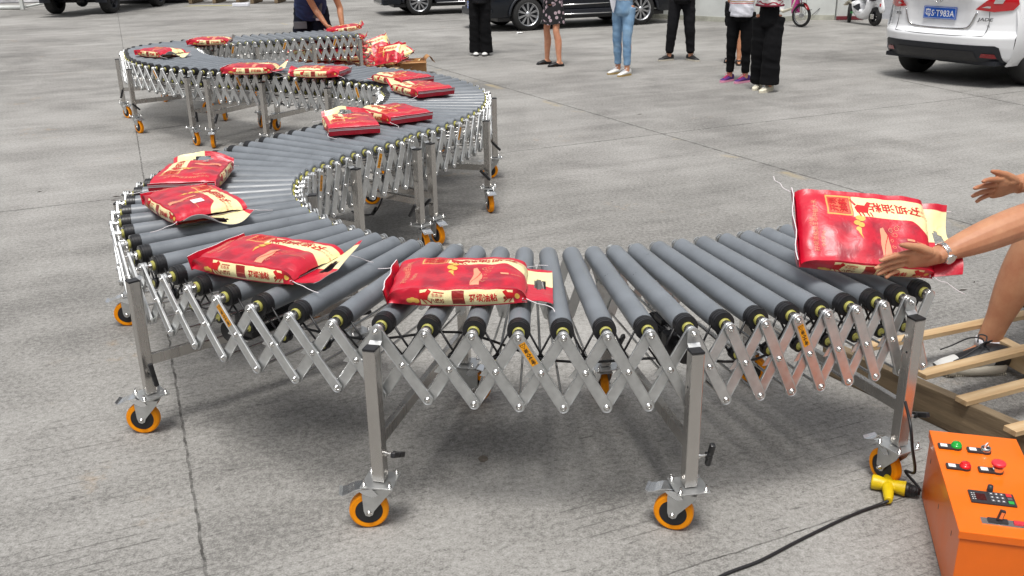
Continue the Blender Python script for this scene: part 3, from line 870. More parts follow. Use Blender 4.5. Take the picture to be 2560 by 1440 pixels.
            def curl(c, r, a0, a1, wd=.0035, n=9):
                pr = None
                for k in range(n + 1):
                    a = a0 + (a1 - a0) * k / n; rr = r * (1 - .55 * k / n)
                    q = (c[0] + rr * cos(a), c[1] + rr * sin(a) * 1.45); q2 = (c[0] + (rr - wd) * cos(a), c[1] + (rr - wd) * sin(a) * 1.45)
                    if pr: over([pr[0], q, q2, pr[1]], 5)
                    pr = (q, q2)
            for c_, r_, a0 in (((.69, .14), .022, 0), ((.70, .24), .020, 2), ((.685, .33), .018, 4), ((.675, .06), .016, 1), ((.715, .42), .030, 3), ((.69, .47), .024, 1), ((.735, .50), .028, .5)): curl(c_, r_, a0, a0 + 7)
            strip((.80, .35), (.86, .35), .016, 5); 
            for k in range(7): strip((.875 + k * .011, .345), (.881 + k * .011, .345), .006, 5)
            txt('孖坝油粘原生态种植大米', (.115, .47), .019, pi / 2, 5, asp=1.0); txt('净含量5kg', (.17, .28), .014, pi / 2, 5)
            txt('一品油粘', (.085, .5), .010, pi / 2, 5)
            for z in (2, 4):
                fl = 0 if z == 2 else pi
                d = 1 if z == 2 else -1
                cx_ = .5
                X = lambda q: cx_ + (q - cx_) * d
                txt('孖坝油粘', (X(.69), .46), .0195, fl, 4, z, bold=.0005, asp=1.10)
                blob((X(.845), .44), .010, .10, 6, z)
                txt('八馔坊', (X(.36), .34), .0125, fl, 6, z, bold=.0003, asp=1.15)
                txt('生态米', (X(.36), .64), .008, fl, 4, z, asp=1.5)
                strip((X(.33), .78), (X(.41), .78), .02, 4, z) if d > 0 else None
                for hx, sg in ((.262, 1), (.885, -1)):
                    H = lambda a, b_: (X(hx + a * sg), b_)
                    over([H(-.03, .42), H(.02, .36), H(.035, .55), H(.01, .78), H(-.03, .74)], 4, z)
                    over([H(.01, .74), H(.03, .55), H(.055, .80), H(.03, .90)], 4, z)
                    over([H(-.02, .44), H(-.01, .44), H(.02, .14), H(.01, .14)], 4, z); over([H(.015, .40), H(.025, .42), H(.055, .20), H(.048, .16)], 4, z)
                for k in range(3): blob((X(.205 - .025 * k), .30 + .05 * (k % 2)), .022, .15, 3, z)
                blob((X(.935), .50), .018, .2, 3, z)
        # sewn end: folded tape with the pink-white chain stitch
        h0, w0 = s.prof(0)
        z0 = .022 + .006 - s.droop; x0 = -BL_ / 2
        def strip3(pa, pb, pc, pd, mi):
            m.add([pa, pb, pc, pd], [(0, 1, 2, 3)], mi, False); uvs.extend([(.1, .3)] * 4)
        nw = 10; zl, zh = z0 - .012, z0 + .036
        for j in range(nw):
            ya = -w0 / 2 + w0 * j / nw; yb = ya + w0 / nw
            wa = .004 * sin(j * 1.3 + s.seed); wb = .004 * sin((j + 1) * 1.3 + s.seed)
            for (q0, q1, mi, dx) in ((zl, zh, 0, -.002), (z0 + .016, z0 + .021, 2, -.0045), (z0 + .024, z0 + .028, 2, -.0045)):
                A = Vector((x0 - .004 + dx - (q0 - zl) * .25 + wa, ya, q0)); B = Vector((x0 - .004 + dx - (q0 - zl) * .25 + wb, yb, q0))
                C_ = Vector((x0 - .004 + dx - (q1 - zl) * .25 + wb, yb, q1)); D = Vector((x0 - .004 + dx - (q1 - zl) * .25 + wa, ya, q1))
                strip3(A, D, C_, B, mi)
                if mi == 0:
                    o_ = Vector((.003, 0, 0)); strip3(A + o_, B + o_, C_ + o_, D + o_, 0)
                    if True: strip3(D, D + o_, C_ + o_, C_, 2)
        me = m.mesh('bag_body', [M_bag, M_bagin, M_stitch, M_gold, M_redp, M_gold2, M_dred])
        ul = me.uv_layers.new(name='UVMap')
        for k, q in enumerate(uvs): ul.data[k].uv = q
        return me
    def flapmesh(s):
        """flat carrying flap with a slot, curling a little"""
        m = MB(); uvs = []; nx, ny = 12, 24; Lf = .088; th = .0012
        def P(i, j, o):
            u = i / nx; v = j / ny; y = (v - .5) * BW_ * (1 - .02 * u)
            z = .030 - .012 * u - s.droop + s.wr(u * .3, v * .5, 7, .012) * u
            if s.flap == 1: z += .055 * u * max(0, v - .45) * 2 + .02 * u
            if s.flap == 2: z += u * (.035 * sin(v * 6.0 + .6)) + .02 * u
            if s.flap == 3: z += .085 * u * (.6 + .4 * sin(v * 3)); 
            x = BL_ / 2 - .006 + u * Lf * (1 if s.flap != 3 else .45) - .008 * abs(2 * v - 1) ** 2 * (1 - u)
            return Vector((x, y, z + o))
        for o, flip, mi in ((th, False, 0), (-th, True, 1)):
            vs = [P(i, j, o) for i in range(nx + 1) for j in range(ny + 1)]; fs = []
            for i in range(nx):
                for j in range(ny):
                    cu, cv = (i + .5) / nx, (j + .5) / ny
                    if (abs(cu - .52) < .19 and abs(cv - .5) < .13) or (abs(cu - .52) < .10 and abs(cv - .5) < .17): continue
                    a = i * (ny + 1) + j; b = a + ny + 1
                    f = (a, b, b + 1, a + 1)
                    fs.append(f if not flip else f[::-1])
            m.add(vs, fs, mi, True)
            for f in fs: uvs += [(1.0 + .1, (k % (ny + 1)) / ny) for k in f]
        # rim: pale cut edge
        for j in range(ny):
            m.add([P(nx, j, th), P(nx, j, -th), P(nx, j + 1, -th), P(nx, j + 1, th)], [(0, 1, 2, 3)], 2, False); uvs += [(0, 0)] * 4
        # seam thread
        m.tube([P(0, j, .0030) + Vector((.003, 0, 0)) for j in range(0, ny + 1, 2)], .0014, seg=5, mi=2)
        nf = sum(len(f) for f in m.f) - len(uvs); uvs += [(0, 0)] * nf
        me = m.mesh('carry_flap', [M_bag, M_bagin, M_stitch])
        ul = me.uv_layers.new(name='UVMap')
        for k, q in enumerate(uvs): ul.data[k].uv = q
        return me
    def strings(s, n=2):
        r = s.r; res = []
        for k, (x, y) in enumerate([(-BL_ / 2, BW_ / 2), (BL_ / 2, -BW_ / 2), (BL_ / 2, BW_ / 2), (-BL_ / 2, -BW_ / 2)][:n]):
            sx = 1 if x > 0 else -1; sy = 1 if y > 0 else -1
            p = Vector((x, y, .034 - s.droop)); pts = [p]
            a = math.atan2(sy * .6, sx)
            for q in range(5):
                a += r.uniform(-.7, .7); p = p + Vector((cos(a) * .022, sin(a) * .022, -.0045 if p.z > .01 else .001)); pts.append(p)
            m = MB(); m.tube(smoothpts(pts, 4), .0014, seg=5); res.append(m.mesh('sewing_thread', [M_stitch]))
        return res
_bags = {}
def make_bag(seed, flap=0, droop=0.0, full=1.0, dents=1.0, detail=True, nstr=3):
    k = (seed, flap, detail)
    if k not in _bags:
        b = Bag(seed, flap, droop, full, dents)
        _bags[k] = (b.body(detail), b.flapmesh(), b.strings(nstr))
    return _bags[k]
def place_bag(M, label, group, **kw):
    bo, fl, st = make_bag(**kw)
    e = thing('rice_bag', label, 'rice bag', group=group, M=M)
    link('bag_body', bo, e); link('carry_flap', fl, e); [link('sewing_thread', q, e) for q in st]
    return e
G_on = 'rice bags riding on the conveyors'
ZB = ZR + RR - .003
BAGS = [
 ((985, 692), (1318, 690), 'rice bag flat on the nearest rollers at centre, slotted flap to the right', dict(seed=1, flap=0)),
 ((530, 615), (819, 657), 'rice bag on the front left rollers with its twisted flap beside the centre bag', dict(seed=2, flap=1)),
 ((438, 476), (532, 527), 'rice bag with a white barcode sticker on the left bend', dict(seed=3, flap=2)),
 ((451, 463), (511, 403), 'rice bag on the left bend, just behind the one with the barcode sticker', dict(seed=4, flap=3)),
 ((884, 317), (866, 290), 'puffy rice bag seen end-on halfway up the second stretch, a string trailing left', dict(seed=5, flap=3)),
 ((1040, 292), (932, 264), 'rice bag lying askew just before the right-hand bend, corner pointing at the camera', dict(seed=6, flap=0)),
 ((1099, 228), (1012, 207), 'front one of the two rice bags together on the right-hand bend', dict(seed=7, flap=1)),
 ((1048, 198), (962, 184), 'rear one of the two rice bags together on the right-hand bend', dict(seed=6, flap=0)),
 ((857, 175), (745, 174), 'rice bag on the middle stretch with its flap pointing left, full side panel facing', dict(seed=8, flap=2)),
 ((565, 168), (690, 166), 'rice bag on the middle stretch with its flap pointing right, left of the middle pair', dict(seed=2, flap=1)),
 ((368, 124), (434, 130), 'rice bag alone on the far left bend with a sagging middle', dict(seed=4, flap=2)),
 ((484, 100), (568, 98), 'rice bag on the farthest stretch just past the left bend', dict(seed=5, flap=3)),
]
for a, b, lab, kw in BAGS:
    A, B = px(a, ZB + .055), px(b, ZB + .055)
    d = B - A; c = (A + B) / 2
    e = place_bag(T(c.x, c.y, ZB) @ RZ(math.atan2(d.y, d.x)), lab, G_on, **kw)
    if 'barcode' in lab:
        m = MB(); bg_ = Bag(3, 2)
        def q(u, v, o): return bg_.pt(0, u, v, o)
        def patch(u0, u1, v0, v1, o, mi):
            m.add([q(u0, v0, o), q(u1, v0, o), q(u1, v1, o), q(u0, v1, o)], [(0, 1, 2, 3)], mi, False)
        patch(.74, .84, .33, .50, .0022, 0)
        rr = random.Random(4); v = .35
        while v < .475:
            wv = rr.choice((.003, .005, .008)); patch(.755, .825, v, v + wv, .0026, 1); v += wv + rr.choice((.004, .006))
        m.build('barcode_sticker', [M_whitep, M_ink], e)

# bag in the worker's hands
c = ray((2158, 580), 2.98)
MH = Matrix.Translation(c) @ RZ(radians(-4)) @ RY(radians(5)) @ RX(radians(37)) @ T(0, 0, -.045)
place_bag(MH, 'rice bag held up above the rollers by the worker with the wristwatch', None, seed=9, flap=2)

# ---------------------------------------------------------------- orange control box
M_or = mat('orange_paint', srgb(234, 108, 8), 0.38, coat=.2, var=.07, vscale=4, bump=.06, bscale=260, rvar=.10)
M_dark = mat('dark_plastic', (0.03, 0.028, 0.032), 0.4)
M_green = mat('green_lens', srgb(10, 140, 40), 0.2, coat=.6, emit=((.0, .25, .03, 1), .25))
M_redl = mat('red_lens', srgb(205, 12, 20), 0.2, coat=.6, emit=((.3, .0, .0, 1), .15))
M_redb = mat('red_mushroom', srgb(222, 52, 66), 0.38)
M_scr = mat('display_glass', (0.05, 0.005, 0.006), 0.12)
M_key = mat('key_grey', (0.10, 0.10, 0.11), 0.5)
M_keyr = mat('key_red', srgb(215, 45, 50), 0.5); M_keyg = mat('key_green', srgb(40, 160, 70), 0.5)
def control_box():
    BLc, BRc, FLc = Vector((1.313, 2.703, 0)), Vector((1.541, 2.641, 0)), Vector((1.185, 2.151, 0))
    ex = (BRc - BLc).normalized(); ey = Vector((-ex.y, ex.x, 0)); W_, L_, H_ = .256, .570, .244
    M = Matrix(((ex.x, ey.x, 0, FLc.x), (ex.y, ey.y, 0, FLc.y), (0, 0, 1, 0), (0, 0, 0, 1)))
    E = thing('control_box', 'orange metal control box with push buttons and a keypad on its lid', 'control box', M=M)
    Mi = M.inverted()
    m = MB(); m.box((W_ / 2, L_ / 2, (H_ - .026) / 2 + .002), (W_ - .010, L_ - .010, H_ - .030), 0, bev=.003)
    for q in (.10, .30, .50):
        m.box((.0048, q, .17 if q != .3 else .13), (.0006, .004, .016), 1)
    m.build('housing', [M_or, M_dark], E)
    m = MB(); m.box((W_ / 2, L_ / 2, H_ - .0125), (W_, L_, .025), 0, bev=.003); m.build('lid', [M_or], E)
    def loc(p): q = Mi @ px(p, H_); return q
    def plate(p):
        q = loc(p); m = MB()
        m.box((q.x - .022, q.y + .0, H_ + .0035), (.060, .030, .007), 0, bev=.003)
        m.lathe([(H_, .0165), (H_ + .007, .0165)], 'z', 20, 0, T(q.x, q.y, 0))
        m.box((q.x - .036, q.y, H_ + .0073), (.020, .018, .001), 1)
        return q, m
    q, m = plate((2390, 1121)); b = m.build('button_base', [M_dark, M_whitep], E)
    m = MB(); m.lathe([(H_ + .007, .0155), (H_ + .014, .0155), (H_ + .0142, .013), (H_ + .020, .0125), (H_ + .022, .010), (H_ + .0225, 0.0001)], 'z', 24, 0, T(q.x, q.y, 0)); m.build('green_lamp_button', [M_green], E)
    q, m = plate((2412, 1172)); m.build('button_base', [M_dark, M_whitep], E)
    m = MB(); m.lathe([(H_ + .007, .0155), (H_ + .014, .0155), (H_ + .0142, .013), (H_ + .020, .0125), (H_ + .022, .010), (H_ + .0225, 0.0001)], 'z', 24, 0, T(q.x, q.y, 0)); m.build('red_lamp_button', [M_redl], E)
    q, m = plate((2463, 1131)); m.build('button_base', [M_dark, M_whitep], E)
    m = MB(); m.lathe([(H_ + .007, .0145), (H_ + .018, .0140), (H_ + .0182, .0125), (H_ + .016, .011)], 'z', 24, 0, T(q.x, q.y, 0)); m.lathe([(H_ + .015, .012), (H_ + .0165, .012)], 'z', 20, 1, T(q.x, q.y, 0))
    m.box((0, 0, H_ + .022), (.007, .022, .014), 0, T(q.x, q.y, 0) @ RZ(-.5), bev=.002); m.box((0, 0, H_ + .022), (.003, .0225, .0145), 2, T(q.x, q.y, 0) @ RZ(-.5))
    m.build('selector_switch', [M_chrome, M_dark, M_whitep], E)
    q, m = plate((2493, 1181)); m.build('button_base', [M_dark, M_whitep], E)
    m = MB(); m.lathe([(H_ + .007, .0155), (H_ + .018, .0150)], 'z', 24, 1, T(q.x, q.y, 0)); m.lathe([(H_ + .016, .010), (H_ + .024, .012), (H_ + .026, .0195), (H_ + .031, .0205), (H_ + .035, .018), (H_ + .036, .010), (H_ + .0362, .0001)], 'z', 28, 0, T(q.x, q.y, 0))
    m.build('emergency_stop', [M_redb, M_chrome], E)
    # keypad
    c = loc((2480, 1248)); a = loc((2425, 1226)); b = loc((2518, 1236)); wd = .118; hd = .064
    K = T(c.x, c.y, H_)
    m = MB(); m.box((0, 0, .002), (wd, hd, .006), 0, K, bev=.002); m.box((-.030, -.002, .0052), (.026, .034, .001), 1, K)
    for k in range(4):
        m.box((-.052, -.016 + k * .010, .0052), (.003, .003, .001), 3, K)
        m.box((-.046, -.016 + k * .010, .0052), (.004, .002, .0006), 3, K)
    for i in range(4):
        for j in range(3):
            if i == 3: continue
            x, y = .0 + .0135 * i, .020 - .018 * j
            m.box((x, y, .0054), (.0105, .0125, .0012), 2, K); m.lathe([(.0062, .0025), (.0063, .0025)], 'z', 8, 3, K @ T(x, y, 0))
    m.box((.046, .020, .0056), (.014, .014, .0014), 4, K); m.box((.046, .002, .0056), (.012, .012, .0014), 2, K); m.box((.046, -.017, .0056), (.014, .014, .0014), 5, K)
    m.build('keypad', [M_dark, M_scr, M_key, M_whitep, M_keyr, M_keyg], E)
    m = MB(); k2 = loc((2474, 1229)); m.lathe([(H_ + .004, .0085), (H_ + .020, .0075), (H_ + .0205, .0001)], 'z', 16, 0, T(k2.x, k2.y, 0)); m.build('dial', [M_dark], E)
    # breaker in a metal frame
    c = loc((2515, 1309)); K = T(c.x, c.y, H_)
    m = MB(); m.box((0, 0, .001), (.125, .030, .003), 0, K, bev=.001); m.box((-.020, .004, .004), (.050, .018, .004), 1, K)
    m.box((.033, .004, .004), (.026, .014, .004), 2, K); m.build('breaker_frame', [M_chrome, M_dark, M_redb], E)
    m = MB(); m.box((-.018, .004, .018), (.014, .010, .032), 0, K @ RX(.0) @ RY(.2), bev=.002); m.box((-.0178, -.0015, .020), (.008, .0006, .020), 1, K @ RY(.2)); m.build('breaker_lever', [M_dark, M_chrome], E)
control_box()

# ---------------------------------------------------------------- yellow socket, plugs and cables
M_yel = mat('yellow_rubber', srgb(214, 184, 12), 0.42, var=.08, vscale=30, spec=.5)
def socket():
    O = px((2213, 1219), .0); E = thing('extension_socket', 'yellow three-way rubber socket on the concrete beside the orange box', 'socket', O)
    m = MB(); z = .026; a = px((2179, 1203), z) - O; b = px((2264, 1222), z) - O
    d = (b - a).normalized(); p = Vector((-d.y, d.x, 0)); c = (a + b) / 2
    m.tube([a, a + d * .004, a + d * .018, c - d * .012, c, c + d * .012, b - d * .02, b], [.023, .0255, .0245, .0205, .022, .0205, .023, .0255], 20, 0)
    m.tube([c + p * .0, c + p * .018, c + p * .034 + Vector((0, 0, .002)), c + p * .040], [.019, .0185, .022, .021], 20, 0)
    f = px((2221, 1252), z * .8) - O
    m.tube([c, c - p * .02, f * .7 + c * .3, f], [.020, .0185, .0165, .0125], 20, 0)
    remesh(m, 'socket_body', [M_yel], .0022, E, None, 3)
    m = MB(); m.lathe([(-.001, .019), (.0008, .017)], 'x', 20, 0, frame(a - d * .0005, -d, (0, 0, 1))); m.build('outlet_face', [M_dark], E)
    return O + f, O + b, d
f0, b0, dd = socket()
m = MB(); O = b0
m.tube([b0 - dd * .006, b0 + dd * .012, b0 + dd * .014, b0 + dd * .028, b0 + dd * .045], [.0215, .0225, .018, .0175, .010], 16, 0)
for k in range(4): m.tube([b0 + dd * (.014 + .007 * k), b0 + dd * (.017 + .007 * k)], [.0195 - .001 * k] * 2, 16, 0)
pl = smoothpts([b0 + dd * .04, b0 + dd * .052 + Vector((.0, .03, .0)), b0 + dd * .030 + Vector((0, .09, .02)), px((2287, 1180), .10), px((2281, 1120), .22), px((2276, 1062), .30), px((2262, 1000), .335)], 6)
m.tube(pl, .0048, 8, 0)
tag(m.build('power_plug', [M_rubber]), 'black plug pushed into the yellow socket, its lead climbing the conveyor leg', 'plug')
m = MB(); q = smoothpts([f0, px((2196, 1262), .010), px((2120, 1292), .006), px((2000, 1350), .006), px((1900, 1402), .006), px((1800, 1442), .006), px((1660, 1530), .006)], 8)
m.tube(q, .0052, 8, 0); tag(m.build('power_cable', [M_rubber]), 'black power cable running from the yellow socket over the concrete to the lower edge', 'cable')
# dangling lead under the second stretch
m = MB(); m.tube(smoothpts([px((955, 497), .30), px((945, 520), .14), px((930, 535), .03), px((905, 536), .012), px((880, 528), .01)], 6), .006, 8)
m.tube([px((940, 522), .11), px((932, 534), .04)], .013, 8); tag(m.build('connector_lead', [M_rubber]), 'short black lead with a connector hanging under the second conveyor stretch', 'cable')

# ---------------------------------------------------------------- open wooden pallet frame
M_wood = mat('pale_pallet_wood', srgb(206, 180, 142), 0.7, col2=srgb(176, 144, 104), vscale=5, bump=.25, bscale=40, stretch=(.5, 6, 6))
M_wood2 = mat('weathered_beam', srgb(140, 122, 96), 0.8, col2=srgb(92, 78, 60), vscale=4, bump=.4, bscale=30, stretch=(.6, 5, 5))
def pallet():
    A = Vector((1.302, 3.651, 0)); dr = Vector((.505, -.863, 0)).normalized(); pr = Vector((-dr.y, dr.x, 0)).normalized()
    if pr.x < 0: pr = -pr
    M = Matrix(((dr.x, pr.x, 0, A.x), (dr.y, pr.y, 0, A.y), (0, 0, 1, 0), (0, 0, 0, 1)))
    E = thing('pallet_frame', 'open wooden pallet frame of slats round the worker\'s foot', 'pallet', M=M)
    Mi = M.inverted(); h = .138; Lr = 1.25; Wd = 1.42
    for y in (.022, Wd):
        m = MB(); m.box((Lr / 2, 0, h / 2 + .001), (Lr, .045, h), 0, bev=.004); m.build('rail', [M_wood2], E, T(0, y, 0))
    for (a, b, w_, ext) in (((2140, 873), (2560, 787), .050, 0), ((2302, 938), (2560, 874), .052, 0), ((2402, 1003), (2560, 962), .052, 0), ((2524, 1078), (2562, 1068), .052, 0)):
        p, q = Mi @ px(a, h + .012), Mi @ px(b, h + .012); d = (q - p).normalized(); L = 1.48
        m = MB(); m.box((L / 2, 0, 0), (L, w_, .020), 0, bev=.002)
        m.build('slat', [M_wood], E, Matrix.Translation((p.x, p.y, h + .012)) @ RZ(math.atan2(d.y, d.x)))
    p, q = Mi @ px((2502, 838), .13), Mi @ px((2560, 868), .13)
    d = (q - p).normalized(); m = MB(); m.box((.5, 0, 0), (1.0, .05, .09), 0, bev=.003)
    m.build('cross_block', [M_wood], E, Matrix.Translation((p.x, p.y, .075)) @ RZ(math.atan2(d.y, d.x)))
pallet()

# ---------------------------------------------------------------- litter
M_paper = mat('white_paper', (.75, .75, .74), .8)
m = MB()
for i in range(3): m.add([(-.04 + .03 * i, -.02, .004), (.02 + .03 * i, -.03, .02), (.03 + .03 * i, .03, .006), (-.03 + .03 * i, .03, .03)], [(0, 1, 2, 3), (3, 2, 1, 0)], 0, False)
tag(m.build('scrap_of_paper', [M_paper], None, Matrix.Translation(px((1297, 84)))), 'crumpled white paper scrap on the ground before the dark car', 'litter')
M_leaf = mat('dry_leaf', (.03, .02, .015), .8)
for k, (p, a, sz) in enumerate([((2408, 726), .2, .028), ((2436, 706), .9, .014), ((1600, 286), .3, .03), ((100, 480), 0.4, .02), ((292, 492), .1, .035), ((287, 501), .1, .03)]):
    q = px(p); m = MB(); m.add([(-sz, 0, .002), (-sz * .3, .25 * sz, .005), (sz, .05 * sz, .003), (0, -.25 * sz, .002)], [(0, 1, 2, 3), (3, 2, 1, 0)], 0, False)
    lb = ['dark twig on the concrete left of the worker\'s leg', 'tiny dark leaf above the twig near the worker\'s leg', 'small dark leaf in the open yard below the standing people', 'brownish scrap on the concrete near the left edge', 'upper dark sliver beside the left conveyor bend', 'lower dark sliver beside the left conveyor bend'][k]
    tag(m.build('dry_leaf', [M_leaf], None, Matrix.Translation(q) @ RZ(a)), lb, 'leaf')
# chip in the concrete
m = MB(); n = 14; rr = random.Random(9)
ring = [(cos(2 * pi * k / n) * (.016 + rr.random() * .004), sin(2 * pi * k / n) * (.022 + rr.random() * .006), .0008) for k in range(n)]
m.add(ring, [list(range(n))], 0, False)
tag(m.build('concrete_chip', [mat('chip_stone', (.13, .11, .09), .9, var=.3, vscale=60)], None, Matrix.Translation(px((1208, 1147)))), kind='structure')

# ---------------------------------------------------------------- people
M_skin = mat('skin', srgb(206, 150, 120), 0.5, var=.07, vscale=10, spec=.35)
M_skin2 = mat('tanned_skin', srgb(186, 134, 102), 0.48, var=.08, vscale=12, spec=.4, bump=.12, bscale=120)
M_nail = mat('nail', srgb(222, 170, 150), 0.3)
M_blackc = mat('black_cloth', (.0045, .0045, .0055), .95, spec=.2)
M_black2 = mat('washed_black_cloth', (.007, .007, .009), .9, spec=.25)
M_navy = mat('navy_cloth', srgb(38, 52, 92), .9, var=.15, vscale=6, bump=.2, bscale=90)
M_navyd = mat('dark_navy_cloth', (.006, .008, .018), .9, spec=.2)
M_jean = mat('light_denim', srgb(104, 140, 176), .85, col2=srgb(140, 172, 200), vscale=6, bump=.35, bscale=160)
M_wcloth = mat('white_cloth', (.74, .75, .80), .85, var=.05, vscale=8, bump=.15, bscale=60)
M_wshoe = mat('white_leather', (.72, .72, .70), .5, var=.05, vscale=20)
M_cshoe = mat('cream_leather', (.66, .62, .50), .55, var=.08, vscale=20)
M_bshoe = mat('black_shoe', (.014, .014, .016), .45)
M_pur = mat('purple_mesh', srgb(54, 34, 110), .7, col2=srgb(92, 32, 110), vscale=18)
M_pink = mat('pink_lace', srgb(236, 62, 120), .7)
M_pinks = mat('pale_pink_sole', srgb(226, 150, 180), .6)
M_sole = mat('gum_sole', srgb(168, 142, 88), .7)
M_soleg = mat('grey_sole', srgb(196, 190, 176), .7, var=.1, vscale=20)
M_hair = mat('black_hair', (.012, .010, .009), .5)
def floral():
    m = mat('floral_cloth', (.01, .01, .012), .85); n = m.node_tree; N = n.nodes; L = n.links; b = N['Principled BSDF']
    tc = N.new('ShaderNodeTexCoord'); vo = N.new('ShaderNodeTexVoronoi'); vo.inputs['Scale'].default_value = 15; L.new(tc.outputs['Object'], vo.inputs['Vector'])
    rp = N.new('ShaderNodeValToRGB'); cr = rp.color_ramp; cr.elements[0].position = 0; cr.elements[0].color = (.55, .38, .42, 1); cr.elements[1].position = 1; cr.elements[1].color = (.008, .008, .01, 1)
    for p, c in ((.10, (.50, .36, .40, 1)), (.13, (.10, .06, .08, 1)), (.17, (.52, .40, .44, 1)), (.34, (.42, .32, .36, 1)), (.37, (.01, .01, .012, 1))):
        e = cr.elements.new(p); e.color = c
    L.new(vo.outputs['Distance'], rp.inputs[0]); L.new(rp.outputs[0], b.inputs['Base Color']); return m
M_floral = floral()
M_stripe = mat('tan_stripe', srgb(196, 150, 96), .8); M_stripe2 = mat('coral_stripe', srgb(214, 110, 96), .8)
def knit():
    m = mat('patterned_knit', (.7, .68, .66), .85); n = m.node_tree; N = n.nodes; L = n.links; b = N['Principled BSDF']
    tc = N.new('ShaderNodeTexCoord'); vo = N.new('ShaderNodeTexWave'); vo.wave_type = 'RINGS'; vo.inputs['Scale'].default_value = 7; vo.inputs['Distortion'].default_value = 9; L.new(tc.outputs['Object'], vo.inputs['Vector'])
    rp = N.new('ShaderNodeValToRGB'); cr = rp.color_ramp; cr.interpolation = 'CONSTANT'; cr.elements[0].color = (.72, .70, .68, 1); cr.elements[1].position = .72; cr.elements[1].color = (.02, .02, .03, 1)
    e = cr.elements.new(.86); e.color = (.45, .03, .06, 1)
    L.new(vo.outputs['Fac'], rp.inputs[0]); L.new(rp.outputs[0], b.inputs['Base Color']); return m
M_knit = knit(); M_maroon = mat('maroon_hem', (.16, .01, .03), .8)

for _m in (M_skin, M_skin2):
    _b = _m.node_tree.nodes['Principled BSDF']; _b.inputs['Subsurface Weight'].default_value = .10; _b.inputs['Subsurface Radius'].default_value = (.012, .004, .002)
    _nt = _m.node_tree; _rp = next(n_ for n_ in _nt.nodes if n_.type == 'VALTORGB')
    _c0 = _rp.color_ramp.elements[0].color[:]; _c1 = _rp.color_ramp.elements[1].color[:]
    _rp.color_ramp.elements[0].color = (_c0[0] * .96, _c0[1] * .84, _c0[2] * .82, 1); _rp.color_ramp.elements[1].color = (_c1[0], _c1[1] * 1.04, _c1[2] * 1.04, 1)
def wrinkle(o, amp=.008, f=9.0, seed=0.0, zlo=-9, zhi=9):
    me = o.data; nn = [v.normal.copy() for v in me.vertices]
    for v, n_ in zip(me.vertices, nn):
        p = v.co; q = Vector((p.x * f * .8 + seed, p.y * f * .8, p.z * f * 1.9 + p.x * f * .7))
        a = noise.noise(q); a = 1 - abs(a) * 2.2
        v.co = p + n_ * (amp * (a - .35) + amp * .5 * noise.noise(q * 2.3))
    return o
def head_shapes(m, c, s=1.0, turn=0.0):
    """skull, jaw, nose, ears, neck stump round c (middle of the head), facing -y before turning"""
    R = Matrix.Translation(c) @ RZ(turn)
    m.sphere((0, .01, .02 * s), (.075 * s, .092 * s, .098 * s), 0, R, 18, 12)
    m.sphere((0, -.022 * s, -.045 * s), (.056 * s, .062 * s, .062 * s), 0, R, 14, 10)
    m.tube([(0, -.088 * s, .012 * s), (0, -.104 * s, -.018 * s), (0, -.086 * s, -.026 * s)], [.008, .013, .008], 8, 0, R)
    for k in (-1, 1): m.sphere((k * .077 * s, .008, -.005), (.010, .018, .030), 0, R, 8, 6)
def face_bits(parent, c, s, turn, hair='short'):
    R = Matrix.Translation(c) @ RZ(turn)
    m = MB()
    for k in (-1, 1):
        m.sphere((k * .030 * s, -.078 * s, .005), (.012, .008, .007), 0, R, 10, 8); m.sphere((k * .030 * s, -.0845 * s, .005), (.005, .004, .005), 1, R, 8, 6)
        m.box((k * .030 * s, -.083 * s, .026 * s), (.028, .006, .005), 1, R)
    m.build('eyes', [M_whitep, M_hair], parent)
    m = MB(); m.tube([(-.024, -.080 * s, -.052 * s), (0, -.087 * s, -.050 * s), (.024, -.080 * s, -.052 * s)], [.003, .006, .003], 6, 0, R); m.build('mouth', [M_pinks], parent)
    m = MB(); m.sphere((0, .022, .038 * s), (.083 * s, .092 * s, .090 * s), 0, R, 18, 12)
    if hair == 'long': m.sphere((0, .060, -.09), (.075, .045, .16), 0, R, 12, 10)
    m.build('hair', [M_hair], parent)
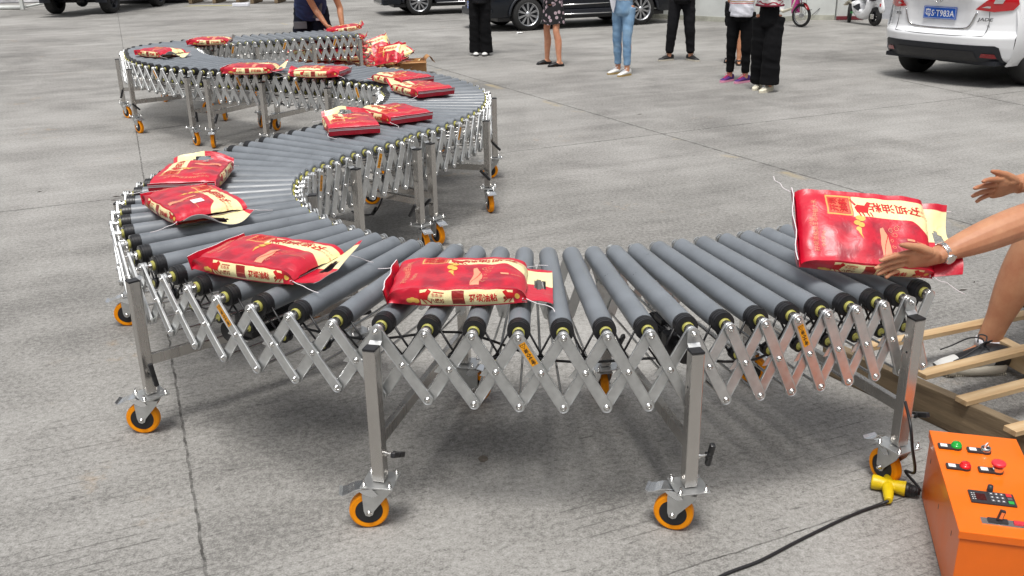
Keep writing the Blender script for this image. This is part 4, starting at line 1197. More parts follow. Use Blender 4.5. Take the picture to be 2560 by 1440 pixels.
def hand_shapes(m, M, right=True, curl=.35, spread=.10, s=1.0, thumb=(.55, .35), seg=8, mi=0, curls=None):
    """hand from the wrist at the origin along +x, palm facing -z, thumb towards +y (mirrored if not right)"""
    k = 1 if right else -1
    m.tube([(-.01, 0, 0), (.02, 0, 0), (.05, -.002 * k, 0), (.083, -.004 * k, 0), (.097, -.005 * k, -.002)],
           [(.026 * s, .020 * s), (.031 * s, .018 * s), (.040 * s, .0165 * s), (.041 * s, .0145 * s), (.036 * s, .010 * s)], 16, mi, M)
    m.sphere((.030 * s, .022 * k, -.008), (.030, .016, .014), mi, M, 10, 8)
    L = [(.040, .024, .020), (.045, .028, .021), (.041, .026, .020), (.031, .019, .018)]
    ys = (.030, .011, -.009, -.027); tips = []
    for f in range(4):
        c = curls[f] if curls else curl * (1 + .12 * f)
        p = Vector((.090 - (.008 if f == 3 else 0) - (.003 if f == 0 else 0), ys[f] * k, 0)) * s; yaw = (ys[f] * k) * spread / .03; pit = 0
        pts = [p - Vector((.02, 0, 0))]; rad = [.0090 * s]; 
        pts.append(p); rad.append(.0098 * s)
        for q, l in enumerate(L[f]):
            pit += c * (1.0 if q else .8)
            d = Vector((cos(pit) * cos(yaw), cos(pit) * sin(yaw), -sin(pit)))
            p = p + d * l * s * .5; pts.append(p); rad.append((.0086 - .0009 * q) * s)
            p = p + d * l * s * .5; pts.append(p); rad.append((.0088 - .0012 * q) * s if q < 2 else .0052 * s)
        if f == 3: rad = [r * .88 for r in rad]
        m.tube(pts, rad, seg, mi, M); m.sphere(p - d * .003, .0054 * s, mi, M, 8, 6); tips.append((M @ p, M.to_3x3() @ d))
    a, b = thumb
    p = Vector((.022, .024 * k, -.006)) * s; d = Vector((cos(a), sin(a) * k, -b)).normalized()
    pts = [p, p + d * .022 * s]; p2 = p + d * .045 * s; d2 = (d + Vector((.35, -.12 * k, -.05))).normalized()
    pts += [p2, p2 + d2 * .016 * s, p2 + d2 * .030 * s, p2 + d2 * .052 * s]
    m.tube(pts, [.013 * s, .0135 * s, .0112 * s, .0098 * s, .0102 * s, .0062 * s], 10, mi, M); m.sphere(pts[-1], .0065 * s, mi, M, 8, 6)
    return tips, (M @ pts[-1], M.to_3x3() @ d2)

def shoe(parent, foot, yaw, style, L=.25, name='shoe'):
    """shoe under the ankle at foot (on the ground), toe along yaw"""
    M = Matrix.Translation(foot) @ RZ(yaw)
    k = L / .27
    def sh(m, top, mi, M=M):
        P = [(-.075, .040, .030, top), (-.045, .042, .034, top), (0, .045, .036, top * .92), (.06, .040, .041, .068), (.12, .030, .044, .052), (.165, .022, .040, .040), (.195, .020, .020, .022)]
        pts = [Vector((x, 0, 0)) for x, *_ in P]
        vs = []; n = 14
        for x, zc, w, h in P:
            for q in range(n):
                a = 2 * pi * q / n; vs.append((x * k, w * cos(a) * k, .012 + (h - .012) * (.5 + .5 * sin(a)) if True else 0))
        fs = [(i * n + q, i * n + (q + 1) % n, (i + 1) * n + (q + 1) % n, (i + 1) * n + q) for i in range(len(P) - 1) for q in range(n)]
        fs += [list(range(n))[::-1], [(len(P) - 1) * n + q for q in range(n)]]
        m.add(vs, fs, mi, True, M)
    m = MB(); E = parent
    o = [(-.088, 0), (-.080, .024), (-.05, .034), (0, .033), (.07, .038), (.12, .045), (.165, .040), (.198, .018), (.203, 0)]
    o = [(a * k, b * k) for a, b in o]; o2 = o + [(a, -b) for a, b in o[-2:0:-1]]
    up, sol, lace, hS = {'white': (M_wshoe, M_sole, M_wcloth, .022), 'cream': (M_cshoe, M_cshoe, M_wshoe, .024), 'black': (M_bshoe, M_soleg, M_bshoe, .022), 'purple': (M_pur, M_pinks, M_pink, .026),
                     'flat': (M_bshoe, M_bshoe, M_gold, .010), 'captoe': (M_bshoe, M_bshoe, M_wshoe, .020), 'sandal': (M_bshoe, M_bshoe, M_bshoe, .020)}[style]
    m.prism([(a, b) for a, b in o2], .001, hS, 'z', 1, M)
    if style == 'flat':
        sh(m, .040, 0)
    elif style == 'captoe':
        sh(m, .075, 0); 
        m.sphere((.13 * k, 0, .030), (.062, .045, .030), 2, M, 12, 8)
    elif style == 'sandal':
        for x in (-.03, .05, .12): m.tube([(x * k, -.042, .015), (x * k, -.03, .060), (x * k, .03, .060), (x * k, .042, .015)], .009, 6, 0, M)
    else:
        sh(m, .088, 0)
        for q in range(5): m.tube([(.02 + q * .022, -.020, .086 - q * .009), (.02 + q * .022, 0, .093 - q * .009), (.02 + q * .022, .020, .086 - q * .009)], .0042, 5, 2, M)
        for s_ in (-1, 1): m.tube([(.022, 0, .094), (.03, s_ * .022, .104), (.05, s_ * .034, .088)], .0035, 5, 2, M)
    m.build('shoe', [up, sol, lace], E)

def person(loc, face, label, feet, shoes, legs, top, height=1.65, skin=None, legcol=None, hair='short', arms='down', lean=0.0, extra=None, shoe_yaw=None, bent=0.0):
    """loc: ground point between the feet; face: heading in world (radians, 0 = +x); feet: two ground points (world)"""
    skin = skin or M_skin
    E = thing('person', label, 'person', loc, group=None)
    s = height / 1.70
    o = Vector(loc)
    fw = Vector((cos(face), sin(face), 0)); lf = Vector((-fw.y, fw.x, 0))
    F = [Vector(f) - o for f in feet]
    hipc = Vector((0, 0, .90 * s)) + fw * lean
    hips = [hipc + lf * .085 * s, hipc - lf * .085 * s]
    if (F[0] - F[1]).dot(lf) < 0: F = F[::-1]
    b = MB()
    knees = []; ank = []
    for f, h in zip(F, hips):
        a = f + Vector((0, 0, .085)); ank.append(a)
        kn = (a + h) / 2 + fw * .03 + Vector((0, 0, .015)); knees.append(kn)
        b.tube(smoothpts([f + Vector((0, 0, .05)), a, a + (kn - a) * .3 - fw * .005, a + (kn - a) * .68 - fw * .018, kn, kn + (h - kn) * .35, kn + (h - kn) * .8, h + Vector((0, 0, .03))], 3),
               [r * s for r in [.034, .036, .036, .036, .038, .040, .044, .049, .053, .055, .053, .050, .050, .051, .053, .057, .061, .066, .070, .072, .073, .074]], 14, 0)
        # foot
        si = 0 if (f - F[0]).length < 1e-6 else 1
        ya = (shoe_yaw[si] if shoe_yaw else face); fd_ = Vector((cos(ya), sin(ya), 0))
        if shoes[si] in ('flat', 'sandal'): b.tube([f + Vector((0, 0, .035)) - fd_ * .05, f + Vector((0, 0, .045)), f + Vector((0, 0, .03)) + fd_ * .08, f + Vector((0, 0, .020)) + fd_ * .14], [.024, .031, .028, .014], 10, 0)
        else: b.tube([f + Vector((0, 0, .045)), f + Vector((0, 0, .040)) + fd_ * .06], [.028, .018], 10, 0)
    ch = hipc + Vector((0, 0, .42 * s)) + fw * (bent * .30); sh = ch + Vector((0, 0, .10 * s)) + fw * (bent * .12)
    b.tube(smoothpts([hipc - Vector((0, 0, .06)), hipc + Vector((0, 0, .06)), (hipc + ch) / 2, ch, sh, sh + Vector((0, 0, .03))], 3),
           [(r[0] * s, r[1] * s) for r in [(.13, .10), (.15, .11), (.155, .112), (.155, .11), (.145, .105), (.135, .10), (.13, .098), (.135, .10), (.145, .105), (.16, .108), (.17, .11), (.175, .105), (.175, .095), (.15, .085), (.11, .07), (.07, .06)]], 18, 0)
    nk = sh + Vector((0, 0, .06 * s)) + fw * .01; hc = sh + Vector((0, 0, .20 * s)) + fw * (.03 + bent * .10)
    b.tube([sh - Vector((0, 0, .03)), nk, hc - Vector((0, 0, .05))], [.065 * s, .055 * s, .055 * s], 12, 0)
    head_shapes(b, hc, s, face + pi / 2)
    hands = []
    for sd in (1, -1):
        S = sh + lf * (.175 * sd * s) - Vector((0, 0, .035))
        if arms == 'down': El = S + Vector((0, 0, -.28 * s)) + lf * .03 * sd - fw * .02; Wr = El + Vector((0, 0, -.23 * s)) + fw * .06; 
        elif isinstance(arms, dict): El, Wr = [Vector(q) - o for q in arms[sd]]
        else: El = S + Vector((0, 0, -.21 * s)) + lf * .03 * sd; Wr = El + fw * .19 - lf * .14 * sd + Vector((0, 0, .13))
        b.tube(smoothpts([S, (S + El) / 2, El, El + (Wr - El) * .35, Wr], 3), [r * s for r in [.050, .047, .046, .045, .043, .041, .040, .041, .041, .040, .036, .031, .028]], 12, 0)
        d = (Wr - El).normalized()
        hands.append((Wr, d, sd))
        Mh = frame(Wr, d, lf * sd)
        hand_shapes(b, Mh, sd < 0, curl=.45, s=.95 * s)
    body = remesh(b, 'body', [skin], .0095, E, None, 2)
    face_bits(E, hc, s, face + pi / 2, hair)
    # legs clothing
    kind = legs[0]
    if kind == 'trousers':
        _, m_, wt, wk, wb, zb = legs
        t = MB()
        for f, a, kn, h in zip(F, ank, knees, hips):
            q = a.copy(); q.z = zb
            fr = (zb - a.z) / max(.01, (kn.z - a.z)); q = a + (kn - a) * max(0, fr); q.z = zb
            t.tube(smoothpts([q, q + (kn - q) * .5, kn, kn + (h - kn) * .5, h], 4), [((wb + (wk - wb) * min(1, i / 8.)) if i <= 8 else (wk + (wt - wk) * (i - 8) / 8.)) * (1 + .035 * sin(i * 2.1 + f.x * 9)) for i in range(17)], 20, 0)
        t.tube(smoothpts([hipc - Vector((0, 0, .10)), hipc, hipc + Vector((0, 0, .10)), hipc + Vector((0, 0, .17))], 3), [(wt * 1.35, wt * 1.05), (.165 * s, .12 * s), (.17 * s, .122 * s), (.17 * s, .122 * s), (.168 * s, .12 * s), (.165 * s, .118 * s), (.16 * s, .116 * s), (.155 * s, .114 * s), (.15 * s, .112 * s), (.148 * s, .11 * s)], 22, 0)
        wrinkle(remesh(t, 'trousers', [m_], .010, E, None, 2), .0045, 5.5, loc[0])
    elif kind in ('skirt', 'shorts'):
        _, m_, zb, wd = legs
        if kind == 'skirt':
            t = MB(); n = 40; vs = []; Z = [hipc.z + .20 * s, hipc.z + .10, hipc.z - .02, (hipc.z + zb) / 2, zb + .02, zb]
            W_ = [.135, .16, .185, wd * .95, wd * 1.02, wd * 1.03]
            for z_, w_ in zip(Z, W_):
                for k in range(n):
                    a = 2 * pi * k / n; fl = 1 + .055 * sin(a * 7) * (1 if z_ < hipc.z - .1 else .1)
                    cc = Vector((hipc.x, hipc.y, 0)) * (1 if z_ > hipc.z - .05 else .8)
                    vs.append(cc + lf * (w_ * fl * cos(a) * s) + fw * (w_ * .72 * fl * sin(a) * s) + Vector((0, 0, z_ + (.012 * sin(a * 3 + 1) if z_ < zb + .03 else 0))))
            fs = [(i * n + k, i * n + (k + 1) % n, (i + 1) * n + (k + 1) % n, (i + 1) * n + k) for i in range(len(Z) - 1) for k in range(n)]
            t.add(vs, fs, 0, True); t.build('skirt', [m_], E)
        else:
            t = MB()
            for a, kn, h in zip(ank, knees, hips):
                q = kn + (h - kn) * ((zb - kn.z) / (h.z - kn.z)); t.tube([q, q + (h - q) * .5, h], [wd, wd * 1.02, wd * 1.05], 18, 0)
            t.tube(smoothpts([hipc - Vector((0, 0, .10)), hipc, hipc + Vector((0, 0, .10)), hipc + Vector((0, 0, .17))], 3), [(.16, .12), (.17 * s, .13 * s), (.175 * s, .13 * s), (.175 * s, .13 * s), (.17 * s, .125 * s), (.165 * s, .12 * s), (.16 * s, .118 * s), (.16 * s, .116 * s), (.155 * s, .115 * s), (.15 * s, .115 * s)], 22, 0)
            wrinkle(remesh(t, 'shorts', [m_], .010, E, None, 2), .009, 7, 1)
    # top
    m_, zhem, loose = top[:3]
    t = MB()
    hem = Vector((hipc.x, hipc.y, zhem)) + fw * (bent * .0)
    t.tube(smoothpts([hem, (hem + ch) / 2, ch, sh - Vector((0, 0, .01))], 4), [((.170 + loose) * s, (.125 + loose) * s)] * 3 + [((.160 + loose) * s, (.122 + loose) * s)] * 4 + [(.172 * s, .125 * s)] * 3 + [(.182 * s, .118 * s), (.17 * s, .105 * s), (.12 * s, .08 * s)], 24, 0)
    for sd in (1, -1):
        S = sh + lf * (.150 * sd * s) - Vector((0, 0, .03)); W, d, _ = hands[0 if sd == 1 else 1]
        El_dir = Vector((0, 0, -1)) if not isinstance(arms, dict) else (Vector(arms[sd][0]) - o - S).normalized()
        t.tube([S, S + El_dir * .12 + lf * .02 * sd, S + El_dir * .20 + lf * .03 * sd], [.068 * s, .068 * s, .07 * s], 14, 0)
    wrinkle(remesh(t, 'shirt', [m_], .010, E, None, 2), .008, 7, loc[0] + 3)
    for k, (f, st) in enumerate(zip(F, shoes)):
        shoe(E, f, (shoe_yaw[k] if shoe_yaw else face) , st, L=.25 * s if st != 'flat' else .24)
    if extra: extra(E, dict(hipc=hipc, fw=fw, lf=lf, ank=ank, knees=knees, F=F, s=s))
    return E
def mid(a, b): return (px(a) + px(b)) / 2
def P2(a, b): return (px(a), px(b))
# from left to right
f = P2((1189, 138), (1217, 138))
person((f[0] + f[1]) / 2, radians(-100), 'person standing in wide black trousers and white-toed black shoes', f, ['captoe', 'captoe'], ('trousers', M_blackc, .095, .082, .098, .045), (M_black2, .80, .01), 1.66, arms='fold', hair='long', shoe_yaw=[radians(-105), radians(-85)])
f = P2((1368, 160), (1398, 166))
person((f[0] + f[1]) / 2, radians(215), 'person standing in a black and pink floral skirt and black flat shoes', f, ['flat', 'flat'], ('skirt', M_floral, .585, .205), (M_floral, .86, .0), 1.60, arms='fold', hair='long', shoe_yaw=[radians(200), radians(208)])
f = P2((1545, 184), (1567, 189))
def jeans_x(E, q):
    m = MB(); c = q['hipc'] + q['fw'] * .13 - q['lf'] * .09
    m.prism([(-.05, .10), (.05, .10), (.035, -.02), (.01, -.10), (-.02, -.03)], -.008, .008, 'y', 0, Matrix.Translation(c + Vector((0, 0, .04))) @ RZ(-.6))
    m.build('shirt_tail', [M_wcloth], E)
person((f[0] + f[1]) / 2, radians(232), 'person standing in cropped light blue jeans and white sneakers', f, ['white', 'white'], ('trousers', M_jean, .088, .060, .046, .135), (M_wcloth, .96, .0), 1.63, arms='fold', hair='long', extra=jeans_x, shoe_yaw=[radians(222), radians(212)])
f = P2((1672, 151), (1726, 151))
def cuffs(E, q):
    for a, k in zip(q['ank'], q['knees']):
        m = MB(); p = a + (k - a) * .14; m.tube([a + (k - a) * .06, p, a + (k - a) * .2], [.050, .054, .054], 14, 0); m.build('cuff', [M_blackc], E)
person((f[0] + f[1]) / 2, radians(-100), 'person standing legs apart in black tracksuit trousers and black trainers', f, ['black', 'black'], ('trousers', M_black2, .10, .082, .060, .13), (M_blackc, .84, .02), 1.72, arms='fold', extra=cuffs, shoe_yaw=[radians(-60) , radians(205)])
f = P2((1826, 155), (1846, 161))
person((f[0] + f[1]) / 2 , radians(-110), 'bare-legged person in dark sandals, mostly hidden behind the white striped T-shirt', f, ['sandal', 'sandal'], ('shorts', M_black2, .52, .095), (M_wcloth, .85, .0), 1.60, skin=M_skin2, arms='fold', shoe_yaw=[radians(-100), radians(-130)])
f = P2((1823, 203), (1862, 206))
M_striped = bpy.data.materials.new('striped_jersey'); M_striped.use_nodes = True
_n = M_striped.node_tree; _b = _n.nodes['Principled BSDF']; _b.inputs['Roughness'].default_value = .85
_t = _n.nodes.new('ShaderNodeTexCoord'); _x = _n.nodes.new('ShaderNodeSeparateXYZ'); _n.links.new(_t.outputs['Object'], _x.inputs[0])
_q = _n.nodes.new('ShaderNodeMapRange'); _q.inputs[1].default_value = .80; _q.inputs[2].default_value = 1.10; _n.links.new(_x.outputs[2], _q.inputs[0])
_r = _n.nodes.new('ShaderNodeValToRGB'); _r.color_ramp.interpolation = 'CONSTANT'; _n.links.new(_q.outputs[0], _r.inputs[0]); _n.links.new(_r.outputs[0], _b.inputs['Base Color'])
_r.color_ramp.elements[0].color = (.74, .75, .82, 1); _r.color_ramp.elements[1].position = .50; _r.color_ramp.elements[1].color = srgb(200, 110, 100)
for _p, _cc in ((.535, (.74, .75, .82, 1)), (.56, srgb(190, 150, 100)), (.60, (.74, .75, .82, 1))):
    _e = _r.color_ramp.elements.new(_p); _e.color = _cc
person((f[0] + f[1]) / 2, radians(-112), 'person in a white T-shirt with thin stripes, black leggings and purple shoes', f, ['purple', 'purple'], ('trousers', M_blackc, .098, .066, .047, .12), (M_striped, .80, .03), 1.60, arms='fold', hair='long', shoe_yaw=[radians(-150), radians(-140)])
f = P2((1897, 222), (1921, 229))
def hem(E, q):
    m = MB(); c = Vector((q['hipc'].x, q['hipc'].y, .972)); m.tube([c - Vector((0, 0, .010)), c + Vector((0, 0, .010))], [(.205, .160)] * 2, 26, 0); m.build('hem', [M_maroon], E)
person((f[0] + f[1]) / 2, radians(-115), 'person in a patterned knit top, wide black trousers and cream sneakers, nearest of those standing', f, ['cream', 'cream'], ('trousers', M_blackc, .105, .104, .110, .085), (M_knit, .965, .03), 1.58, arms='fold', hair='long', extra=hem, shoe_yaw=[radians(-140), radians(-125)])

# the man lifting bags at the far end
f0_, f1_ = Vector((-2.79, 13.02, 0)), Vector((-2.36, 12.92, 0))
def patches(E, q):
    m = MB(); m.box((0, 0, 0), (.17, .012, .09), 0, Matrix.Translation(q['knees'][0] * .45 + q['hips0'] * .55 if 'hips0' in q else q['hipc'] + Vector((-.12, -.17, -.20))) @ RZ(.1), bev=.005); m.build('pocket_patch', [M_grey], E)
    m = MB(); m.box((0, 0, 0), (.11, .012, .20), 0, Matrix.Translation(q['hipc'] + Vector((.12, -.175, -.02))) @ RZ(-.2) @ RY(.2), bev=.005); m.box((.02, -.004, -.11), (.10, .012, .03), 1, Matrix.Translation(q['hipc'] + Vector((.12, -.175, -.02))) @ RZ(-.2), bev=.004); m.build('side_panel', [M_grey, M_wcloth], E)
M_grey = mat('grey_cloth', (.10, .10, .11), .85)
wL, wR = ray((815, 62), 12.63), ray((856, 66), 12.68)
eL, eR = ray((787, 22), 12.72), ray((848, 15), 12.77)
person((f0_ + f1_) / 2, radians(-78), 'man in navy T-shirt and dark shorts bending over the stacked rice bags', [f0_, f1_], ['black', 'black'], ('shorts', M_navyd, .50, .125), (M_navy, .84, .035), 1.74, skin=M_skin2, arms={1: (eR, wR), -1: (eL, wL)}, bent=.9, extra=patches)

# ---------------------------------------------------------------- the worker in the right foreground
def worker():
    E = thing('person', 'worker with a steel wristwatch reaching in from the right with a rice bag', 'person', (2.35, 3.75, 0))
    O = Vector((2.35, 3.75, 0))
    W = lambda p, d: ray(p, d) - O
    # --- the holding (left) arm
    wr = W((2338, 640), 2.86); el = W((2640, 520), 2.98); shd = W((2900, 60), 3.25)
    b = MB()
    arm = smoothpts([wr, wr + (el - wr) * .25, wr + (el - wr) * .6, wr + (el - wr) * .85, el, el + (shd - el) * .5, shd], 4)
    b.tube(arm, [(.033, .027), (.035, .029), (.037, .032), (.041, .037), (.046, .042), (.050, .047), (.054, .051), (.056, .054), (.058, .055), (.058, .055), (.057, .054), (.055, .052), (.052, .050)] + [.048, .05, .052, .054, .056, .058, .06, .062, .064, .065, .066, .067], 16, 0)
    tipd = W((2205, 664), 2.84) - wr
    upv = (W((2250, 590), 2.80) - wr)
    z = tipd.cross(upv).normalized()
    # hand frame: x to the fingers, y to the thumb
    x = tipd.normalized(); y = (upv - x * upv.dot(x)).normalized(); zz = x.cross(y)
    Mh = Matrix(((x.x, y.x, zz.x, wr.x), (x.y, y.y, zz.y, wr.y), (x.z, y.z, zz.z, wr.z), (0, 0, 0, 1)))
    tips, th = hand_shapes(b, Mh, True, s=1.16, thumb=(.55, -.10), curls=[.10, .13, .16, .20], spread=.02)
    # --- the free (right) hand, fingers pointing left
    wr2 = W((2540, 462), 3.28); el2 = W((2860, 380), 3.45); sh2 = W((2960, 0), 3.65)
    b2 = MB()
    b2.tube(smoothpts([wr2, wr2 + (el2 - wr2) * .4, el2, sh2], 4), [.033, .034, .036, .039, .040, .043, .045, .046, .048, .052, .056, .060, .064], 14, 0)
    t2 = (W((2400, 478), 3.20) - wr2).normalized(); th2 = (W((2450, 440), 3.12) - W((2480, 480), 3.18))
    y2 = (th2 - t2 * th2.dot(t2)).normalized(); z2 = t2.cross(y2)
    Mh2 = Matrix(((t2.x, y2.x, z2.x, wr2.x), (t2.y, y2.y, z2.y, wr2.y), (t2.z, y2.z, z2.z, wr2.z), (0, 0, 0, 1)))
    tb, thb = hand_shapes(b2, Mh2, True, s=1.15, thumb=(.42, -.25), curls=[.14, .10, .12, .16], spread=.16)
    bb = MB(); bb.v = b.v + b2.v; n0 = len(b.v); bb.f = b.f + [[i + n0 for i in q] for q in b2.f]; bb.m = b.m + b2.m; bb.sm = b.sm + b2.sm
    arms = remesh(bb, 'arms', [M_skin2], .0028, None, None, 4)
    # --- legs, trunk, head: one coarse surface
    c = MB()
    ank = px((2462, 905), 0) - O; ank.z = .10; kn = W((2648, 470), 3.72); hip = W((2960, 60), 4.05)
    heel = px((2500, 930), 0) - O; toe = px((2345, 935), 0) - O
    fd = (toe - heel).normalized()
    c.tube(smoothpts([ank - Vector((0, 0, .05)), ank, ank + (kn - ank) * .18, ank + (kn - ank) * .42, ank + (kn - ank) * .68, kn, kn + (hip - kn) * .5, hip], 4),
           [.046, .047, .047, .048, .048, .048, .049, .051, .055, .061, .067, .072, .075, .077, .077, .075, .072, .068, .060, .060, .060, .064, .070, .075, .080, .085, .088, .09, .092], 18, 0)
    c.tube([ank - Vector((0, 0, .05)) - fd * .02, ank - Vector((0, 0, .050)) + fd * .05, ank - Vector((0, 0, .060)) + fd * .10], [.032, .028, .018], 12, 0)
    ank2 = Vector((ank.x + .50, ank.y + .25, .10)); kn2 = Vector((ank2.x + .02, ank2.y - .10, .52)); hip2 = hip + Vector((.17, .05, 0))
    c.tube(smoothpts([ank2 - Vector((0, 0, .05)), ank2, ank2 + (kn2 - ank2) * .5, kn2, kn2 + (hip2 - kn2) * .5, hip2], 4), [.038, .038, .038, .038, .038, .040, .046, .052, .056, .058, .058, .058, .058, .060, .068, .076, .082, .086, .09, .092, .094], 16, 0)
    hc = (hip + hip2) / 2; shc = (shd + sh2) / 2 + Vector((.02, .05, .03))
    c.tube(smoothpts([hc - Vector((0, 0, .05)), hc + (shc - hc) * .3, hc + (shc - hc) * .7, shc], 4), [(.15, .12), (.16, .12), (.16, .12), (.155, .12), (.15, .115), (.15, .115), (.155, .115), (.16, .12), (.17, .12), (.175, .12), (.175, .115), (.16, .10), (.12, .08)], 18, 0)
    for q in (shd, sh2): c.sphere(q, .075, 0, None, 12, 8)
    hd = shc + (shc - hc).normalized() * .22
    c.tube([shc, (shc + hd) / 2, hd], [.06, .055, .05], 12, 0); head_shapes(c, hd, 1.0, radians(-60))
    body = remesh(c, 'body', [M_skin2], .009, E, None, 4)
    bm = bmesh.new(); bm.from_mesh(body.data); bm.from_mesh(arms.data); bm.to_mesh(body.data); bm.free()
    bpy.data.objects.remove(arms)
    for p in body.data.polygons: p.use_smooth = True
    face_bits(E, hd, 1.0, radians(-60))
    # nails
    m = MB()
    for (p, d), up_ in [((t, d), Mh.to_3x3() @ Vector((0, 0, 1))) for t, d in tips + [th]] + [((t, d), Mh2.to_3x3() @ Vector((0, 0, 1))) for t, d in tb + [thb]]:
        n_ = (up_ - d * up_.dot(d)).normalized(); m.sphere((0, 0, 0), (.0055, .0042, .0016), 0, frame(p - d * .004 + n_ * .0052, d, n_), 10, 6)
    m.build('fingernails', [M_nail], E)
    # watch
    ax = (el - wr).normalized(); wc = wr + ax * .030
    side = (Vector((0, -1, .25)) - ax * ax.dot(Vector((0, -1, .25)))).normalized(); upw = ax.cross(side).normalized()
    face_n = (side * .80 - upw * .62 * (1 if upw.z > 0 else -1)).normalized()
    wt = thing('wristwatch', 'steel wristwatch with a dark round dial on the worker\'s wrist', 'watch', O + wc)
    WM = Matrix(((ax.x, face_n.cross(ax).x, face_n.x, 0), (ax.y, face_n.cross(ax).y, face_n.y, 0), (ax.z, face_n.cross(ax).z, face_n.z, 0), (0, 0, 0, 1)))
    m = MB(); n = 30
    for k in range(n):
        a = 2 * pi * k / n
        if abs(math.atan2(sin(a), cos(a))) < .42: continue
        R_ = .0335 if True else 0
        for j, wd in ((-1, .0048), (0, .0062), (1, .0048)):
            m.box((j * .0058, 0, R_ * .96 + (.0005 if j else 0)), (wd, .0058, .0032), 0, WM @ RX(-a + (.10 if j else 0)), bev=.0008)
    m.build('bracelet', [M_chrome], wt)
    m = MB(); m.lathe([(.030, .0165), (.033, .0185), (.038, .0185), (.040, .0165), (.0402, .0152)], 'z', 30, 0, WM); m.lathe([(.0385, .0153), (.0392, .0150), (.03921, .0001)], 'z', 30, 1, WM)
    m.cyl((.018, 0, .035), (.0215, 0, .035), .0028, seg=10, M=WM)
    m.box((0, .004, .0397), (.0009, .010, .0004), 0, WM); m.box((.0035, 0, .0397), (.007, .0009, .0004), 0, WM)
    m.build('watch_case', [M_chrome, M_dark], wt)
    # running shoe
    yaw = math.atan2(fd.y, fd.x); S = Matrix.Translation(heel - fd * .005) @ RZ(yaw)
    Lc = (toe - heel).length + .035
    m = MB(); n = 22; P = []
    for i in range(n + 1):
        u = i / n; x = -.02 + u * Lc
        w_ = .036 + .012 * sin(pi * min(1, u * 1.25)) ** 1.0 if u < .8 else .048 * (1 - ((u - .8) / .2) ** 2) ** .5 + .004
        if u < .1: w_ *= (u / .1) ** .4 * .9 + .1
        zb = .004 + .018 * max(0, (u - .82) / .18) ** 1.6 + .012 * max(0, (.1 - u) / .1); zt = .058 - .016 * u + .006 * sin(u * 9) + (.012 if u < .15 else 0) * (1 - u / .15)
        P.append((x, max(.006, w_), zb, zt))
    vs = []; k_ = 16
    for x, w_, zb, zt in P:
        for q in range(k_):
            a = 2 * pi * q / k_; sx_ = abs(cos(a)) ** .6 * (1 if cos(a) > 0 else -1); sz_ = abs(sin(a)) ** .5 * (1 if sin(a) > 0 else -1)
            vs.append((x, w_ * sx_, (zb + zt) / 2 + (zt - zb) / 2 * sz_))
    fs = [(i * k_ + q, i * k_ + (q + 1) % k_, (i + 1) * k_ + (q + 1) % k_, (i + 1) * k_ + q) for i in range(n) for q in range(k_)] + [list(range(k_))[::-1], [n * k_ + q for q in range(k_)]]
    m.add(vs, fs, 0, True, S)
    for i in range(26):
        x = .0 + i * (Lc - .04) / 26; m.box((x, 0, .006), (.006, .076, .010), 0, S, bev=.002)
    m.build('shoe_sole', [M_soleg], E)
    m = MB(); A_ = .10
    pr = [(-.012, .036, .115), (.02, .048, .125), (.06, .050, .130), (.10, .044, .122), (.15, .045, .100), (.20, .046, .080), (.25, .043, .062), (.285, .030, .044)]
    vs = []
    for x, w_, zt in pr:
        for q in range(k_):
            a = 2 * pi * q / k_; vs.append((x * Lc / .30, w_ * abs(cos(a)) ** .8 * (1 if cos(a) > 0 else -1), .030 + (zt - .030) * (.5 + .5 * sin(a))))
    fs = [(i * k_ + q, i * k_ + (q + 1) % k_, (i + 1) * k_ + (q + 1) % k_, (i + 1) * k_ + q) for i in range(len(pr) - 1) for q in range(k_)] + [list(range(k_))[::-1], [(len(pr) - 1) * k_ + q for q in range(k_)]]
    n1 = len(m.f); m.add(vs, fs, 0, True, S)
    for i in range(n1, len(m.f)):
        r_ = (i - n1) // k_; 
        if r_ >= 5 and r_ < len(pr) - 1: m.m[i] = 1
        if r_ in (2, 3, 4) and (i - n1) % k_ in (7, 8, 9, 0, 15, 14): m.m[i] = 1
    m.build('shoe_upper', [M_bshoe, mat('white_knit', (.70, .70, .68), .8, bump=.4, bscale=200)], E)
    m = MB(); r5 = random.Random(5)
    for q in range(6):
        x = .085 + q * .021; zt = .127 - q * .0105; m.tube([(x, -.030, zt - .012), (x + .004, 0, zt + .003), (x, .030, zt - .012)], .0040, 6, 0, S)
    for sg in (-1, 1):
        m.tube([S @ Vector(v) for v in smoothpts([(.09, 0, .132), (.10, sg * .02, .150), (.14, sg * .045, .14), (.20, sg * .055, .105), (.245, sg * .06, .085)], 4)], .0032, 6, 0)
        m.tube([S @ Vector(v) for v in smoothpts([(.09, 0, .132), (.075, sg * .022, .155), (.10, sg * .036, .158), (.115, sg * .012, .135)], 4)], .0032, 6, 0)
    m.build('laces', [M_bshoe], E)
    m = MB(); m.tube([ank - Vector((0, 0, .02)), ank + Vector((0, 0, .012))], [.053, .052], 18, 0); m.build('sock', [M_wcloth], E)
    yaw2 = yaw + .5; shoe(E, Vector((ank2.x, ank2.y, 0)), yaw2, 'black', .28)
    # clothes, just outside the picture
    t = MB(); t.tube(smoothpts([hc - Vector((0, 0, .02)), hc + (shc - hc) * .5, shc], 5), [(.19, .15)] * 5 + [(.185, .145)] * 4 + [(.16, .12), (.11, .09)], 20, 0)
    for q, e_ in ((shd, el), (sh2, el2)): t.tube([shc * .4 + q * .6, q, q + (e_ - q) * .35], [.09, .085, .08], 14, 0)
    remesh(t, 'shirt', [M_navy], .011, E, None, 2)
    t = MB()
    for a_, b_ in ((kn, hip), (kn2, hip2)): t.tube([a_ + (b_ - a_) * .25, a_ + (b_ - a_) * .6, b_], [.098, .105, .11], 16, 0)
